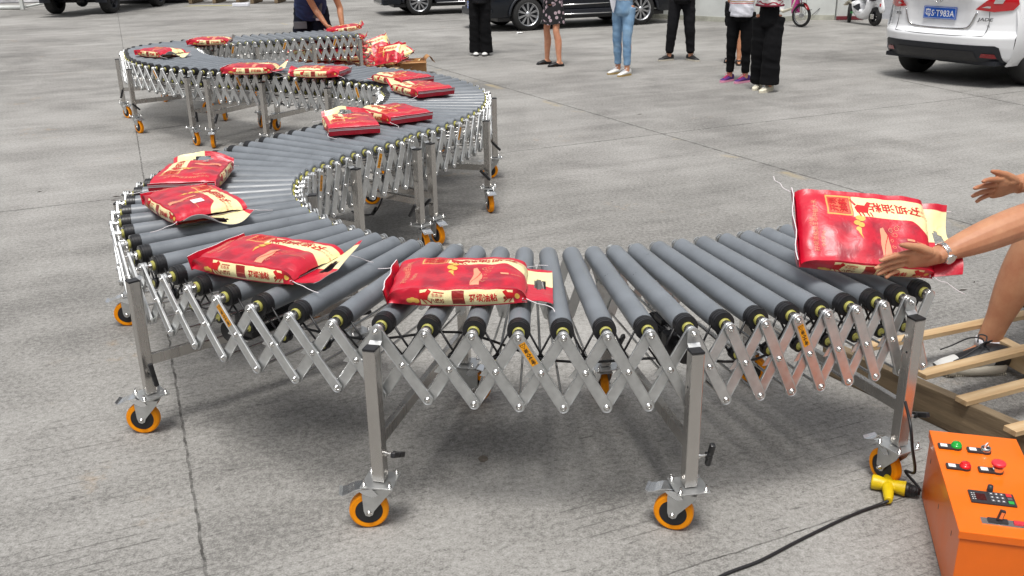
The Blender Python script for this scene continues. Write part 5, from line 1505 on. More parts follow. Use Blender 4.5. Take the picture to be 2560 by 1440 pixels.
    t.tube([hc - Vector((0, 0, .06)), hc + Vector((0, 0, .10))], [(.18, .14), (.18, .14)], 18, 0)
    remesh(t, 'shorts', [M_blackc], .011, E, None, 2)
worker()

# ---------------------------------------------------------------- vehicles
M_wpaint = mat('white_car_paint', (.86, .87, .89), .22, coat=1.0, spec=.5)
M_dpaint = mat('dark_blue_car_paint', (.004, .007, .013), .30, coat=.35, spec=.3)
M_dpaint2 = mat('deep_navy_car_paint', (.006, .011, .019), .32, coat=.35, spec=.3)
M_glass = mat('dark_glass', (.01, .012, .014), .05, spec=.8)
M_trim = mat('black_trim', (.012, .014, .02), .5)
M_tl = mat('tail_lamp', srgb(186, 8, 24), .12, coat=1.0)
M_tlc = mat('clear_lamp', (.62, .60, .60), .12, coat=1.0, metal=.4)
M_crt = mat('car_chrome', (.7, .7, .7), .12, 1.0)
M_plate = mat('blue_number_plate', srgb(22, 84, 178), .35)
M_ctyre = mat('car_tyre', (.018, .018, .018), .8, bump=.2, bscale=80)
M_alloy = mat('alloy_wheel', (.55, .56, .58), .28, .9)
M_ref = mat('red_reflector', srgb(130, 12, 20), .2, coat=.6)
def wheel(parent, c, R, wd, outward, spokes=10, rimr=.68, rim=M_alloy, steer=0.0):
    """car wheel at c; its axle along local x, outward = +1/-1"""
    M = Matrix.Translation(c) @ RZ(steer); h = wd / 2; s = outward
    w = bpy.data.objects.new('wheel', None); COL.objects.link(w); w.parent = parent; w.matrix_local = M
    m = MB(); m.lathe([(-h * s, R * rimr), (-h * s, R * .93), (-h * .7 * s, R), (h * .7 * s, R), (h * s, R * .93), (h * s, R * rimr)], 'x', 40, 0, caps=False); m.build('tyre', [M_ctyre], w)
    m = MB(); r0 = R * rimr
    m.lathe([(h * s, r0 + .002), (h * .93 * s, r0 - .012), (h * .2 * s, r0 - .03)], 'x', 40, 0, caps=False); m.lathe([(h * .15 * s, r0), (h * .14 * s, .001)], 'x', 30, 1, caps=True)
    for k in range(spokes):
        a = 2 * pi * k / spokes
        for d in (-.07, .07):
            m.box((h * .72 * s, 0, (r0 + .05) / 2 - .01), (.022, .016, r0 - .05), 0, RX(a + d) )
    m.lathe([(h * .62 * s, .055), (h * .95 * s, .045), (h * .97 * s, .001)], 'x', 20, 0, caps=False)
    m.build('rim', [rim, M_trim], w)
    return w
def number_plate(parent, M, txt='粤S·T983A', w=.44, h=.14):
    m = MB(); m.box((0, 0, 0), (w, .008, h), 0, M, bev=.003)
    fr = [(-w / 2 + .008, -w / 2 + .012), (w / 2 - .012, w / 2 - .008)]
    m.box((0, -.0045, h / 2 - .009), (w - .02, .001, .003), 1, M); m.box((0, -.0045, -h / 2 + .009), (w - .02, .001, .003), 1, M)
    m.box((-w / 2 + .010, -.0045, 0), (.003, .001, h - .018), 1, M); m.box((w / 2 - .010, -.0045, 0), (.003, .001, h - .018), 1, M)
    TM = M @ Matrix(((1, 0, 0, 0), (0, 0, -1, -.0052), (0, 1, 0, 0), (0, 0, 0, 1)))
    n0 = len(m.v)
    m.text(txt, h * .80, Matrix.Identity(4), 1, bold=.0012)
    xs = [v.x for v in m.v[n0:]]; ys = [v.y for v in m.v[n0:]]; sx_ = (w - .05) / (max(xs) - min(xs)); cx_ = (max(xs) + min(xs)) / 2; cy_ = (max(ys) + min(ys)) / 2; sy_ = (h - .045) / (max(ys) - min(ys))
    for i in range(n0, len(m.v)): m.v[i] = TM @ Vector(((m.v[i].x - cx_) * sx_, (m.v[i].y - cy_) * sy_, 0))
    return m.build('number_plate', [M_plate, M_whitep], parent)

def white_car():
    # x to the right, y forward (rear bumper at y = 0), seen from behind
    a = radians(-59); O = Vector((5.08, 11.65, 0))
    E = thing('parked_car', 'white hatchback seen from behind with a blue number plate', 'car', O, a)
    R = .315
    # body shell: stations along y, half outline (x, z) from the sill up over the roof
    def station(y):
        t = y / 4.65
        if y < 2.0: roof = 1.50 - .52 * max(0, (0.55 - y) / .55) ** 1.2
        elif y < 3.3: roof = 1.50 - .55 * ((y - 2.0) / 1.3) ** 2 * .9
        else: roof = .98 - .28 * ((y - 3.3) / 1.35) ** 2
        wb = .885 - .20 * max(0, (.40 - y) / .40) ** 2.6 - .22 * max(0, (y - 4.1) / .55) ** 2.2
        sill = .25 if y > .3 else .31 - .06 * y / .3
        return roof, wb, sill
    def half(y):
        roof, w, sill = station(y); belt = min(.93, roof - .02)
        P = [(w * .90, sill), (w * .965, sill + .10), (w * .995, .52), (w, .62), (w * .985, .74), (w * .955, .86), (w * .93, belt)]
        if roof > 1.0:
            P += [(w * .85, belt + (roof - belt) * .5), (w * .77, belt + (roof - belt) * .85), (w * .68, roof - .01), (w * .4, roof + .01), (0, roof + .02)]
        else:
            P += [(w * .85, belt + .01), (w * .7, roof), (w * .5, roof + .01), (w * .3, roof + .015), (0, roof + .02)]
        return P
    ys = [.275, .30, .34, .40, .55, .75, 1.0, 1.4, 1.9, 2.4, 2.9, 3.3, 3.7, 4.1, 4.4, 4.6]
    m = MB(); rows = []
    for y in ys:
        h = half(y); rows.append([(x, y, z) for x, z in h] + [(-x, y, z) for x, z in h[-2::-1]])
    n = len(rows[0]); vs = [p for r in rows for p in r]
    fs = [(i * n + k, i * n + k + 1, (i + 1) * n + k + 1, (i + 1) * n + k) for i in range(len(ys) - 1) for k in range(n - 1)]
    m.add(vs, fs, 0, True); m.add(rows[-1], [list(range(n))], 0, False)
    for i in range(len(ys) - 1):
        for k in range(n - 1):
            if ys[i] > .5 and ys[i + 1] < 3.35 and k in (6, 7, n - 8, n - 9) and rows[i][9][2] > 1.1: m.m[i * (n - 1) + k] = 1
    # rear skin: a curved sheet over the tail, columns across, rows up
    cols = 40; Z = [.30, .34, .40, .46, .50, .54, .58, .64, .70, .76, .84, .92, .98, 1.04, 1.2, 1.38, 1.5]
    def rear(u, z):
        """u -1..1 across; returns the point on the tail surface"""
        w = {0: .86}.get(0) if False else (.845 + .03 * min(1, (z - .30) / .3) if z < .62 else (.875 - .035 * (z - .62) / .4 if z < 1.02 else .84 - .23 * (z - 1.02) / .5))
        x = w * math.copysign(1 - (1 - abs(u)) ** 1.12, u)
        cur = .24 * abs(u) ** 3.2 + .03 * u * u
        prof = [(.28, .10), (.34, .035), (.46, .0), (.57, -.012), (.60, .004), (.64, .045), (.72, .055), (.86, .050), (.98, .030), (1.02, .035), (1.10, .10), (1.50, .50), (1.6, .60)]
        for (z0, y0), (z1, y1) in zip(prof, prof[1:]):
            if z0 <= z <= z1: yy = y0 + (y1 - y0) * (z - z0) / (z1 - z0); break
        else: yy = prof[-1][1]
        # number plate recess
        if .60 < z < .99 and abs(x) < .42: yy += .035 * min(1, (.42 - abs(x)) / .10) * min(1, (z - .60) / .06) * min(1, (.99 - z) / .03)
        return Vector((x, yy + cur, z))
    zz = []
    for i in range(len(Z) - 1):
        k = 3; zz += [Z[i] + (Z[i + 1] - Z[i]) * q / k for q in range(k)]
    zz.append(Z[-1]); vs = [rear(-1 + 2 * c / cols, z) for z in zz for c in range(cols + 1)]
    fs = []; mi = []
    for i in range(len(zz) - 1):
        for c in range(cols):
            fs.append((i * (cols + 1) + c, i * (cols + 1) + c + 1, (i + 1) * (cols + 1) + c + 1, (i + 1) * (cols + 1) + c))
    n0 = len(m.f); m.add(vs, fs, 0, True)
    for q, f in enumerate(fs):
        i = q // cols; z = (zz[i] + zz[min(i + 1, len(zz) - 1)]) / 2
        if z > 1.06: m.m[n0 + q] = 1
    b = m.build('body', [M_wpaint, M_glass], E)
    def skin(poly, mi, m, off=.004, dens=.05):
        bm = bmesh.new(); fv = [bm.verts.new((u, z, 0)) for u, z in poly]; bm.faces.new(fv); bmesh.ops.triangulate(bm, faces=bm.faces[:])
        for _ in range(4):
            ed = [e for e in bm.edges if e.calc_length() > dens]
            if not ed: break
            bmesh.ops.subdivide_edges(bm, edges=ed, cuts=1); bmesh.ops.triangulate(bm, faces=bm.faces[:])
        bm.verts.index_update()
        m.add([rear(v.co.x, v.co.y) + Vector((0, -off, 0)) for v in bm.verts], [[v.index for v in f.verts] for f in bm.faces], mi, True); bm.free()
    # lower black diffuser with reflectors
    m = MB(); skin([(-.93, .295), (-.90, .325), (-.85, .47), (-.80, .49), (.80, .49), (.85, .47), (.90, .325), (.93, .295), (.5, .285), (-.5, .285)], 0, m, .010)
    skin([(-.62, .30), (-.56, .42), (.56, .42), (.62, .30)], 1, m, .016); m.build('diffuser', [M_trim, M_black], E)
    for s in (-1, 1):
        m = MB(); skin([(s * .84, .345), (s * .81, .395), (s * .66, .40), (s * .64, .355)][::s], 0, m, .018); m.build('reflector', [M_ref], E)
        # tail lamp: narrow inner arm and big outer body
        m = MB(); skin([(s * .50, .885), (s * .64, .985), (s * .74, 1.05), (s * .97, 1.09), (s * .998, .95), (s * .93, .885), (s * .72, .862)][::s], 0, m, .020, .04)
        skin([(s * .75, 1.02), (s * .72, .955), (s * .82, .955), (s * .86, 1.02)][::s], 1, m, .026); skin([(s * .58, .908), (s * .65, .925), (s * .69, .922), (s * .68, .902)][::s], 1, m, .025)
        m.build('tail_lamp', [M_tl, M_tlc], E)
    # chrome line curving round the plate recess, tailgate gap, plate, badge, letters
    m = MB(); pts = [rear(u, z) + Vector((0, -.010, 0)) for u, z in [(-.52, .86), (-.46, .74), (-.42, .69), (-.36, .665), (-.2, .655), (0, .652), (.2, .655), (.36, .665), (.42, .69), (.46, .74), (.52, .86)]]
    m.tube(smoothpts(pts, 5), [(.004, .013)] * (10 * 5 + 1), 8, 0); m.build('chrome_strip', [M_crt], E)
    m = MB(); pts = [rear(u, z) + Vector((0, -.001, 0)) for u, z in [(-.66, .86), (-.66, .72), (-.64, .62), (-.60, .595), (-.3, .588), (0, .586), (.3, .588), (.60, .595), (.64, .62), (.66, .72), (.66, .86)]]
    m.tube(smoothpts(pts, 5), .0035, 6, 0); m.build('tailgate_gap', [M_trim], E)
    number_plate(E, T(0, rear(0, .82).y - .016, .825))
    m = MB(); y0 = rear(0, .985).y - .012
    TM = Matrix(((1, 0, 0, 0), (0, 0, -1, y0), (0, 1, 0, .985), (0, 0, 0, 1)))
    o1 = [(cos(a_) * .052 * (1 + .12 * sin(a_)), sin(a_) * .044) for a_ in [2 * pi * k / 24 for k in range(24)]]
    m.tube([Vector((x, y0, .985 + z)) for x, z in o1 + o1[:1]], .005, 6, 0)
    for s in (-1, 1): m.box((s * .018, y0, .985), (.010, .008, .062), 0, RY(s * .0) , bev=.002)
    m.box((0, y0, .985), (.034, .008, .010), 0, bev=.002); m.build('badge', [M_crt], E)
    m = MB(); q = rear(.62, .80); 
    m.text('JADE', .052, Matrix(((1.35, .25, 0, .575), (.40, 0, -1, rear(.66, .78).y - .024), (0, 1, 0, .775), (0, 0, 0, 1))), 0, bold=.001)
    m.text('Ti', .034, Matrix(((1.2, 0, 0, .61), (.40, 0, -1, rear(.70, .70).y - .024), (0, 1, 0, .70), (0, 0, 0, 1))), 0, bold=.0005)
    m.text('东风', .036, Matrix(((1.3, 0, 0, -.60), (-.40, 0, -1, rear(-.68, .79).y - .024), (0, 1, 0, .79), (0, 0, 0, 1))), 0, bold=.0015)
    m.build('model_lettering', [mat('grey_letters', (.12, .12, .13), .3, .6)], E)
    m = MB(); m.box((0, .9, .29), (1.5, 1.5, .05), 0); m.box((.1, .55, .26), (.6, .30, .08), 0, bev=.03); m.box((0, 2.4, .25), (1.5, 3.6, .05), 0); m.build('underbody', [M_trim], E)
    for x, s in ((-.76, -1), (.76, 1)):
        for y in (.82, 3.55): wheel(E, Vector((x, y, R)), R, .21, s)
    return E
white_car()

def suv(origin, rz, label, paint, platetxt, wb=2.62, sc_=1.0, steer=0.0):
    """x to the right of the car, y forward; origin midway between the axles' ground points"""
    E = thing('parked_car', label, 'car', origin, rz)
    R = .345 * sc_; hw = .92 * sc_; y1, y0 = wb / 2 + .90 * sc_, -wb / 2 - .95 * sc_
    m = MB()
    def arch(y):
        z = .28 * sc_
        for c in (-wb / 2, wb / 2):
            d = abs(y - c)
            if d < R * 1.22: z = max(z, math.sqrt((R * 1.22) ** 2 - d * d) + R * .92)
        return z
    ys = sorted(set([y0 + .02 + (y1 - y0 - .04) * i / 70 for i in range(71)]))
    def roof(y):
        if y > wb / 2 + .05: return 1.02 * sc_ - .20 * ((y - wb / 2 - .05) / (y1 - wb / 2)) ** 2
        if y > .55: return 1.02 * sc_ + (wb / 2 + .05 - y) / (wb / 2 - .5) * .62 * sc_
        return (1.66 - .05 * max(0, -y - .6) ** 2) * sc_
    rows = []
    for y in ys:
        a = arch(y); r = min(roof(y), 1.66 * sc_); b = min(1.02 * sc_, r - .03)
        e = max(0, (y - (y1 - .55)) / .55); e2 = max(0, ((y0 + .45) - y) / .45); w = hw * (1 - .26 * e ** 2.4 - .14 * e2 ** 2.4)
        am = min(a + .03, .80 * sc_)
        P = [(w * .90, a), (w * .985, am), (w, max(am + .01, .62 * sc_)), (w * 1.0, max(am + .02, .70 * sc_)), (w * .985, max(am + .03, .84 * sc_)), (w * .95, b), (w * .86, b + (r - b) * .5), (w * .77, b + (r - b) * .88), (w * .62, r), (0, r + .02)]
        rows.append([(x, y, z) for x, z in P] + [(-x, y, z) for x, z in P[-2::-1]])
    n = len(rows[0]); vs = [p for r in rows for p in r]
    fs = [(i * n + k, (i + 1) * n + k, (i + 1) * n + k + 1, i * n + k + 1) for i in range(len(ys) - 1) for k in range(n - 1)]
    m.add(vs, fs, 0, True); m.add(rows[0], [list(range(n))], 0, False); m.add(rows[-1], [list(range(n))[::-1]], 0, False)
    for i in range(len(ys) - 1):
        for k in range(n - 1):
            if roof(ys[i]) > 1.15 * sc_ and k in (5, 6, n - 7, n - 8): m.m[i * (n - 1) + k] = 1
    m.build('body', [paint, M_glass], E)
    for s in (-1, 1):
        m = MB(); m.box((s * (hw + .002), 0, .34 * sc_), (.03, wb - R * 2.5, .13 * sc_), 0, bev=.01)
        m.tube([(s * (hw + .012), -wb / 2 + R * 1.3, .31 * sc_), (s * (hw + .012), wb / 2 - R * 1.3, .31 * sc_)], (.012 if True else 0), 8, 1); m.build('side_skirt', [M_trim, M_crt], E)
        m = MB(); m.tube([(s * (hw + .004), -wb / 2 + R * 1.5, .52 * sc_), (s * (hw + .004), wb / 2 - R * 1.5, .50 * sc_)], .012, 8, 0); m.build('chrome_moulding', [M_crt], E)
        for c in (-wb / 2, wb / 2):
            m = MB(); pts = [Vector((s * (hw - .005), c + R * 1.24 * cos(a), R * .92 + R * 1.24 * sin(a))) for a in [pi * k / 16 for k in range(17)]]
            m.tube(pts, (.028), 8, 0); m.build('arch_trim', [M_trim], E)
            wheel(E, Vector((s * (hw - .10), c, R)), R, .22, s, 10, .70, M_alloy, 0 if c < 0 else steer)
        m = MB(); m.box((s * (hw + .0), .1, .78 * sc_), (.02, .18, .03), 0, bev=.008); m.build('door_handle', [M_crt], E)
        m = MB()
        for yy in (-.45, .55): m.box((s * (hw * .995), yy, .65 * sc_), (.006, .007, .62 * sc_), 0)
        m.build('door_gap', [M_black], E)
    # front end
    m = MB(); m.box((0, y1 - .02, .60 * sc_), (hw * 1.15, .08, .26 * sc_), 0, bev=.03)
    for k in range(5): m.box((0, y1 + .022, (.52 + .045 * k) * sc_), (hw * 1.1, .012, .012), 1)
    m.build('grille', [M_trim, M_crt], E)
    m = MB(); m.box((0, y1 - .04, .36 * sc_), (hw * 1.62, .20, .20 * sc_), 0, bev=.06); m.box((0, y1 + .03, .29 * sc_), (hw * 1.25, .10, .055), 1, bev=.02); m.build('bumper', [paint, M_crt], E)
    for s in (-1, 1):
        m = MB(); m.box((s * hw * .70, y1 - .10, .78 * sc_), (.36, .16, .12), 0, RZ(0), bev=.04); m.build('headlight', [M_tlc], E)
        m = MB(); m.box((s * hw * .74, y1 - .045, .42 * sc_), (.22, .14, .07), 0, bev=.02); m.build('fog_lamp', [M_trim], E)
    if platetxt: number_plate(E, T(0, y1 + .075, .52 * sc_) @ RZ(pi), platetxt)
    m = MB(); m.box((0, 0, .25 * sc_), (hw * 1.7, y1 - y0 - .5, .08), 0); m.build('underbody', [M_black], E)
    return E
# dark SUV behind the standing people, its front to the left
w1, w2 = px((1320, 77)), px((1600, 62))
fd = (w1 - w2).normalized(); rt = Vector((fd.y, -fd.x, 0))      # right-hand side of the car when facing fd
near = -1 if rt.y > 0 else 1                                     # which side faces the camera
c = (w1 + w2) / 2 - rt * near * .82
suv(c, math.atan2(fd.y, fd.x) - pi / 2, 'dark blue SUV parked in front of the white wall, blue plate at its left end', M_dpaint, '粤·0B6S8', wb=(w1 - w2).length, sc_=.92)
w1b = px((1050, 38)); fd2 = (Vector((cos(radians(196)), sin(radians(196)), 0))); rt2 = Vector((fd2.y, -fd2.x, 0)); near2 = -1 if rt2.y > 0 else 1
c = w1b - fd2 * 1.31 - rt2 * near2 * .82
suv(c, math.atan2(fd2.y, fd2.x) - pi / 2, 'navy SUV parked farther back, only its front corner and wheel in view', M_dpaint2, None, wb=2.62, sc_=.93, steer=radians(-8))
def truck():
    a, b = px((141, 34)), px((279, 33)); c = (a + b) / 2; tr = (b - a).length
    E = thing('parked_truck', 'dark small truck seen from behind at the top left', 'truck', c, math.atan2((b - a).y, (b - a).x))
    R = .33
    for s in (-1, 1):
        for y in (.0, 2.6): wheel(E, Vector((s * tr / 2 + s * (-.01), y + .33 * 0, R)), R, .26, s, 5, .6, M_trim)
        m = MB(); m.box((s * tr / 2, .05, .62), (.34, .95, .16), 0, bev=.04); m.box((s * tr / 2, -.42, .48), (.32, .02, .36), 0); m.build('mudguard', [M_trim], E)
        m = MB(); m.box((s * tr * .42, -.62, .86), (.30, .04, .10), 0, bev=.01); m.build('tail_lamp', [M_tl], E)
    m = MB(); m.box((0, .9, 1.25), (1.9, 3.0, .75), 0, bev=.02); m.box((0, .5, .70), (1.0, 4.2, .16), 0); m.box((0, -.58, .66), (1.75, .08, .16), 0, bev=.02); m.build('cargo_bed', [M_dpaint], E)
    m = MB(); m.box((0, 3.4, 1.25), (1.75, 1.6, 1.5), 0, bev=.15); m.build('cab', [M_dpaint], E)
    m = MB(); m.cyl((-tr / 2, 0, R), (tr / 2, 0, R), .05, seg=10); m.sphere((0, 0, R), .16, 0); m.build('axle', [M_black], E)
truck()

def cyc_wheel(parent, c, R, rz, w=.04, mt=None, spokes=12):
    M = Matrix.Translation(c) @ RZ(rz); m = MB()
    m.lathe([(-w / 2, R - w), (-w * .4, R - .01), (0, R), (w * .4, R - .01), (w / 2, R - w)], 'x', 30, 0, M, caps=False); m.lathe([(-w * .3, R - w), (w * .3, R - w)], 'x', 30, 1, M, caps=False)
    for k in range(spokes): m.cyl((0, 0, 0), (0, (R - w) * cos(2 * pi * k / spokes), (R - w) * sin(2 * pi * k / spokes)), .004 if spokes > 8 else .014, seg=5, mi=1, M=M)
    m.lathe([(-.04, .03), (.04, .03)], 'x', 12, 1, M)
    return m.build('wheel', [M_ctyre, mt or M_alloy], parent)
def scooter():
    A, B = px((2122, 56)), px((2186, 65)); d = (A - B); L = d.length; ang = math.atan2(d.y, d.x) - pi / 2
    E = thing('electric_scooter', 'small white electric scooter leaning by the wall', 'scooter', B, ang)
    # y forward from the rear wheel; lean slightly
    cyc_wheel(E, Vector((0, L, .19)), .19, radians(-28), .075, M_trim, 5); cyc_wheel(E, Vector((0, 0, .18)), .18, 0, .08, M_trim, 5)
    m = MB(); m.tube(smoothpts([(0, L * .78, .42), (0, L * .70, .26), (0, L * .45, .20), (0, L * .25, .28), (0, L * .16, .50)], 4), [(.09, .10)] * 6 + [(.11, .11)] * 5 + [(.10, .11)] * 6, 14, 0)
    m.sphere((0, L * .62, .36), (.12, .22, .11), 0, None, 14, 10); m.sphere((0, L * .50, .25), (.125, .20, .07), 0, None, 14, 10); m.build('body_panel', [M_wpaint], E)
    m = MB(); m.prism([(L * .46, .26), (L * .70, .33), (L * .48, .40)], -.125, .125, 'x', 0); m.build('side_decal', [M_trim], E)
    m = MB(); m.text('绿驹', .05, Matrix(((0, 0, -1, -.128), (-1, 0, 0, L * .70), (0, 1, 0, .215), (0, 0, 0, 1))), 0, bold=.001); m.build('side_lettering', [M_keyg], E)
    m = MB(); m.tube(smoothpts([(0, -.20, .26), (0, -.12, .44), (0, .05, .50), (0, .22, .44)], 4), [(.05, .02)] + [(.095, .03)] * 11 + [(.06, .03)], 12, 0); m.build('rear_fender', [M_wpaint], E)
    m = MB(); m.box((0, -.17, .40), (.09, .03, .06), 0, bev=.01); m.build('tail_lamp', [M_tl], E)
    m = MB(); m.tube(smoothpts([(0, L - .14, .36), (0, L + .02, .42), (0, L + .17, .34)], 4), [(.055, .02)] * 9, 10, 0, RZ(0)); m.build('front_fender', [M_cshoe], E)
    m = MB(); m.tube([(0, L, .20), (0, L - .10, .50), (0, L - .17, .86)], [.03, .035, .03], 10, 0); m.tube([(-.30, L - .26, .92), (0, L - .17, .88), (.30, L - .26, .92)], .014, 8, 0); m.build('steering_column', [M_trim], E)
    m = MB(); m.sphere((0, L * .28, .62), (.13, .26, .07), 0); m.box((0, L * .2, .52), (.22, .4, .10), 0, bev=.04); m.build('seat', [M_trim], E)
    m = MB(); m.box((0, -.12, .60), (.20, .14, .03), 0); m.tube([(-.09, .1, .56), (-.09, -.20, .56), (.09, -.20, .56), (.09, .1, .56)], .012, 6, 1); m.build('rack', [M_trim, M_chrome], E)
    m = MB(); m.box((.0, L - .02, .68), (.34, .24, .20), 0, bev=.02); m.build('basket', [M_trim], E)
    m = MB(); m.box((0, L - .03, .76), (.30, .20, .16), 0, bev=.05); tag(m.build('shopping_bag', [mat('blue_white_bag', (.70, .72, .75), .4, col2=(.03, .14, .36), vscale=9)], None, Matrix.Translation(B) @ RZ(ang)), 'blue and white carrier bag in the scooter\'s front basket', 'bag')
    m = MB(); m.cyl((.08, L * .45, .18), (.16, L * .42, .0), .012, seg=8); m.cyl((-.08, L * .4, .16), (.08, L * .4, .16), .02, seg=8); m.build('kickstand', [M_chrome], E)
    m = MB(); m.box((0, .02, .18), (.16, .10, .10), 0, bev=.02); m.tube([(.07, .0, .20), (.07, L * .3, .26)], .022, 8, 0); m.build('hub_motor_arm', [M_chrome], E)
scooter()
def ebike():
    A, B = px((2001, 68)), px((1972, 62)) + Vector((-.30, .55, 0)); d = A - B; L = d.length; ang = math.atan2(d.y, d.x) - pi / 2
    E = thing('electric_bicycle', 'pink electric bicycle half hidden behind the person in wide black trousers', 'bicycle', B, ang)
    cyc_wheel(E, Vector((0, L, .22)), .22, radians(18), .05); cyc_wheel(E, Vector((0, 0, .22)), .22, 0, .05)
    m = MB(); m.tube([(0, 0, .22), (0, .28, .30), (0, .55, .26), (0, L - .30, .34), (0, L - .16, .62)], .03, 8, 0); m.tube([(0, .28, .30), (0, .22, .62)], .022, 8, 0); m.build('frame', [M_cshoe], E)
    m = MB(); m.tube([(0, L, .22), (0, L - .06, .46), (0, L - .15, .92)], .024, 8, 0); m.tube([(-.30, L - .25, 1.0), (0, L - .15, .95), (.30, L - .25, 1.0)], .014, 8, 0); m.build('front_fork', [M_chrome], E)
    m = MB(); m.tube(smoothpts([(0, L - .17, .26), (0, L - .20, .50), (0, L - .18, .86)], 4), [(.17, .02)] * 9, 12, 0)
    m.build('leg_shield', [mat('pink_shield', srgb(206, 70, 150), .45, var=.2, vscale=14)], E)
    m = MB(); m.tube(smoothpts([(0, L + .21, .34), (0, L + .06, .46), (0, L - .14, .42)], 4), [(.04, .01)] * 9, 8, 0); m.build('fender', [M_ref], E)
    m = MB(); m.box((0, L + .06, .68), (.30, .24, .20), 0, bev=.02); m.build('basket', [M_trim], E)
    m = MB(); m.sphere((0, .20, .66), (.10, .16, .05), 0); m.build('seat', [M_black], E)
    m = MB(); m.box((0, .35, .34), (.14, .30, .16), 0, bev=.03); m.build('battery_box', [M_wpaint], E)
    m = MB(); m.cyl((.05, .3, .2), (.14, .26, .0), .010, seg=8); m.build('kickstand', [M_chrome], E)
ebike()

# ---------------------------------------------------------------- background walls and far things
M_wall = mat('white_plaster', (.62, .64, .62), .85, var=.10, vscale=1.5, bump=.2, bscale=30)
M_wallg = mat('grey_green_plaster', (.34, .36, .34), .85, var=.15, vscale=2, bump=.2, bscale=30)
M_grime = mat('grimy_base', (.42, .42, .36), .9, var=.2, vscale=5)
def seg_wall(a, b, h, t, label, mt, name='wall', gl=0.0):
    a = Vector((a.x, a.y, 0)); b = Vector((b.x, b.y, 0)); d = b - a; L = d.length
    E = thing(name, label, 'wall', a, math.atan2(d.y, d.x))
    m = MB(); m.box((L / 2, t / 2, h / 2), (L, t, h), 0); m.build('wall_face', [mt], E)
    m = MB(); m.box((L / 2, -.004, .05), (L, .01, .10), 0); m.build('grime_strip', [M_grime], E)
    return E
A, B = px((1560, 42)), px((1880, 59)); C_ = px((2012, 50))
seg_wall(A, B, 8.5, .25, 'white plastered wall behind the dark SUV and the standing people', M_wall)
E_ = seg_wall(B + Vector((.01, .02, 0)), C_ + Vector((0, 0, 0)), 8.5, .25, 'cracked pale wall stretch behind the pink electric bicycle', M_wall)
D_ = px((2086, 50)); seg_wall(C_ + Vector((.01, 0.01, 0)), D_, 8.5, .25, 'cracked wall stretch with a shaded grey recess left of the white pillar', M_wall)
m = MB()
for p, q in (((2030, 38), (2044, 26)), ((2044, 26), (2050, 20)), ((2022, 26), (2030, 24))):
    a_, b_ = ray(p, C_.y - .06), ray(q, C_.y - .06); m.tube([a_, b_], .006, 5, 0)
tag(m.build('wall_crack', [M_trim]), kind='structure')
m = MB(); p0, p1 = px((2053, 49)), ray((2078, -60), 21.0)
m.cyl(p0, p1, .055, seg=14); tag(m.build('drain_pipe', [M_wall]), 'white pipe leaning against the cracked wall', 'pipe')
q0 = px((2087, 50)); e1 = Vector((1, -.12, 0)).normalized()
E = thing('pillar', 'white pillar with a red foot board behind the scooter', 'pillar', q0 + Vector((0, -.1, 0)), math.atan2(e1.y, e1.x))
m = MB(); m.box((.27, .15, 4.2), (.54, .3, 8.4), 0); m.build('pillar_face', [M_wall], E); m = MB(); m.box((.27, -.01, .05), (.56, .03, .07), 0); m.build('foot_board', [mat('maroon_board', (.16, .02, .03), .6)], E)
E = thing('shopfront', 'grey plinth and dark glazed shopfront behind the scooter', 'building', q0 + Vector((.56, .12, 0)), math.atan2(e1.y, e1.x))
m = MB(); m.box((3.5, .2, .24), (7, .4, .48), 0); m.build('plinth', [mat('pale_grey_plinth', (.42, .43, .46), .7, var=.1)], E)
m = MB(); m.box((3.5, .3, 1.75), (7, .1, 2.5), 0); m.build('glazing', [mat('shop_glass', (.05, .055, .055), .12)], E)
m = MB(); m.box((3.5, .14, .56), (7, .3, .14), 0)
for k in range(8): m.box((.05 + k * .98, .22, 1.8), (.06, .08, 2.4), 0)
m.build('window_frame', [M_trim], E)
# white rail barrier at the far left
m0 = px((-60, 25)); m1 = px((57, 24)); E = thing('rail_barrier', 'white rail barrier with a foot post at the upper left corner', 'barrier', m1)
m = MB(); dv = (m0 - m1); m.tube([Vector((0, 0, .06)), Vector((dv.x, dv.y, .06))], .06, 8, 0); m.build('bottom_rail', [M_wall], E)
m = MB(); m.box((0, 0, .35), (.10, .10, .7), 0, bev=.01); m.build('post', [M_wall], E)
m = MB(); dv = px((133, 12)) - m1; m.tube([Vector((0, 0, .06)), Vector((dv.x, dv.y, .10))], .035, 8, 0); m.build('brace', [M_wall], E)
m = MB(); m.tube([Vector((0, 0, .6)), Vector(((m0 - m1).x, (m0 - m1).y, .6))], .05, 8, 0); m.build('top_rail', [M_wall], E)
# sheeted pile behind the rail
p = px((30, 8)); m = MB(); rr = random.Random(3); nx, ny = 16, 8
vs = [(-2.6 + 5.2 * i / nx, 1.6 * j / ny, .02 + (.75 * sin(pi * j / ny) ** .5 * (.8 + .25 * sin(i * 1.1)) + rr.uniform(-.06, .06)) * (1 if 0 < j < ny else 0)) for i in range(nx + 1) for j in range(ny + 1)]
fs = [(i * (ny + 1) + j, (i + 1) * (ny + 1) + j, (i + 1) * (ny + 1) + j + 1, i * (ny + 1) + j + 1) for i in range(nx) for j in range(ny)]
m.add(vs, fs, 0, True); tag(m.build('tarpaulin_heap', [mat('grey_tarpaulin', (.30, .30, .31), .55, var=.4, vscale=3)], None, Matrix.Translation(p)), 'grey sheeted heap behind the white rail barrier', 'heap')
p = px((375, 9)); m = MB(); m.box((0, .6, .14), (2.9, 1.2, .10), 0, bev=.02); m.box((0, .6, .05), (2.6, 1.0, .09), 1); tag(m.build('flat_platform', [mat('dark_grey_deck', (.12, .12, .13), .7), M_black], None, Matrix.Translation(p)), 'low dark platform right of the small truck', 'platform')
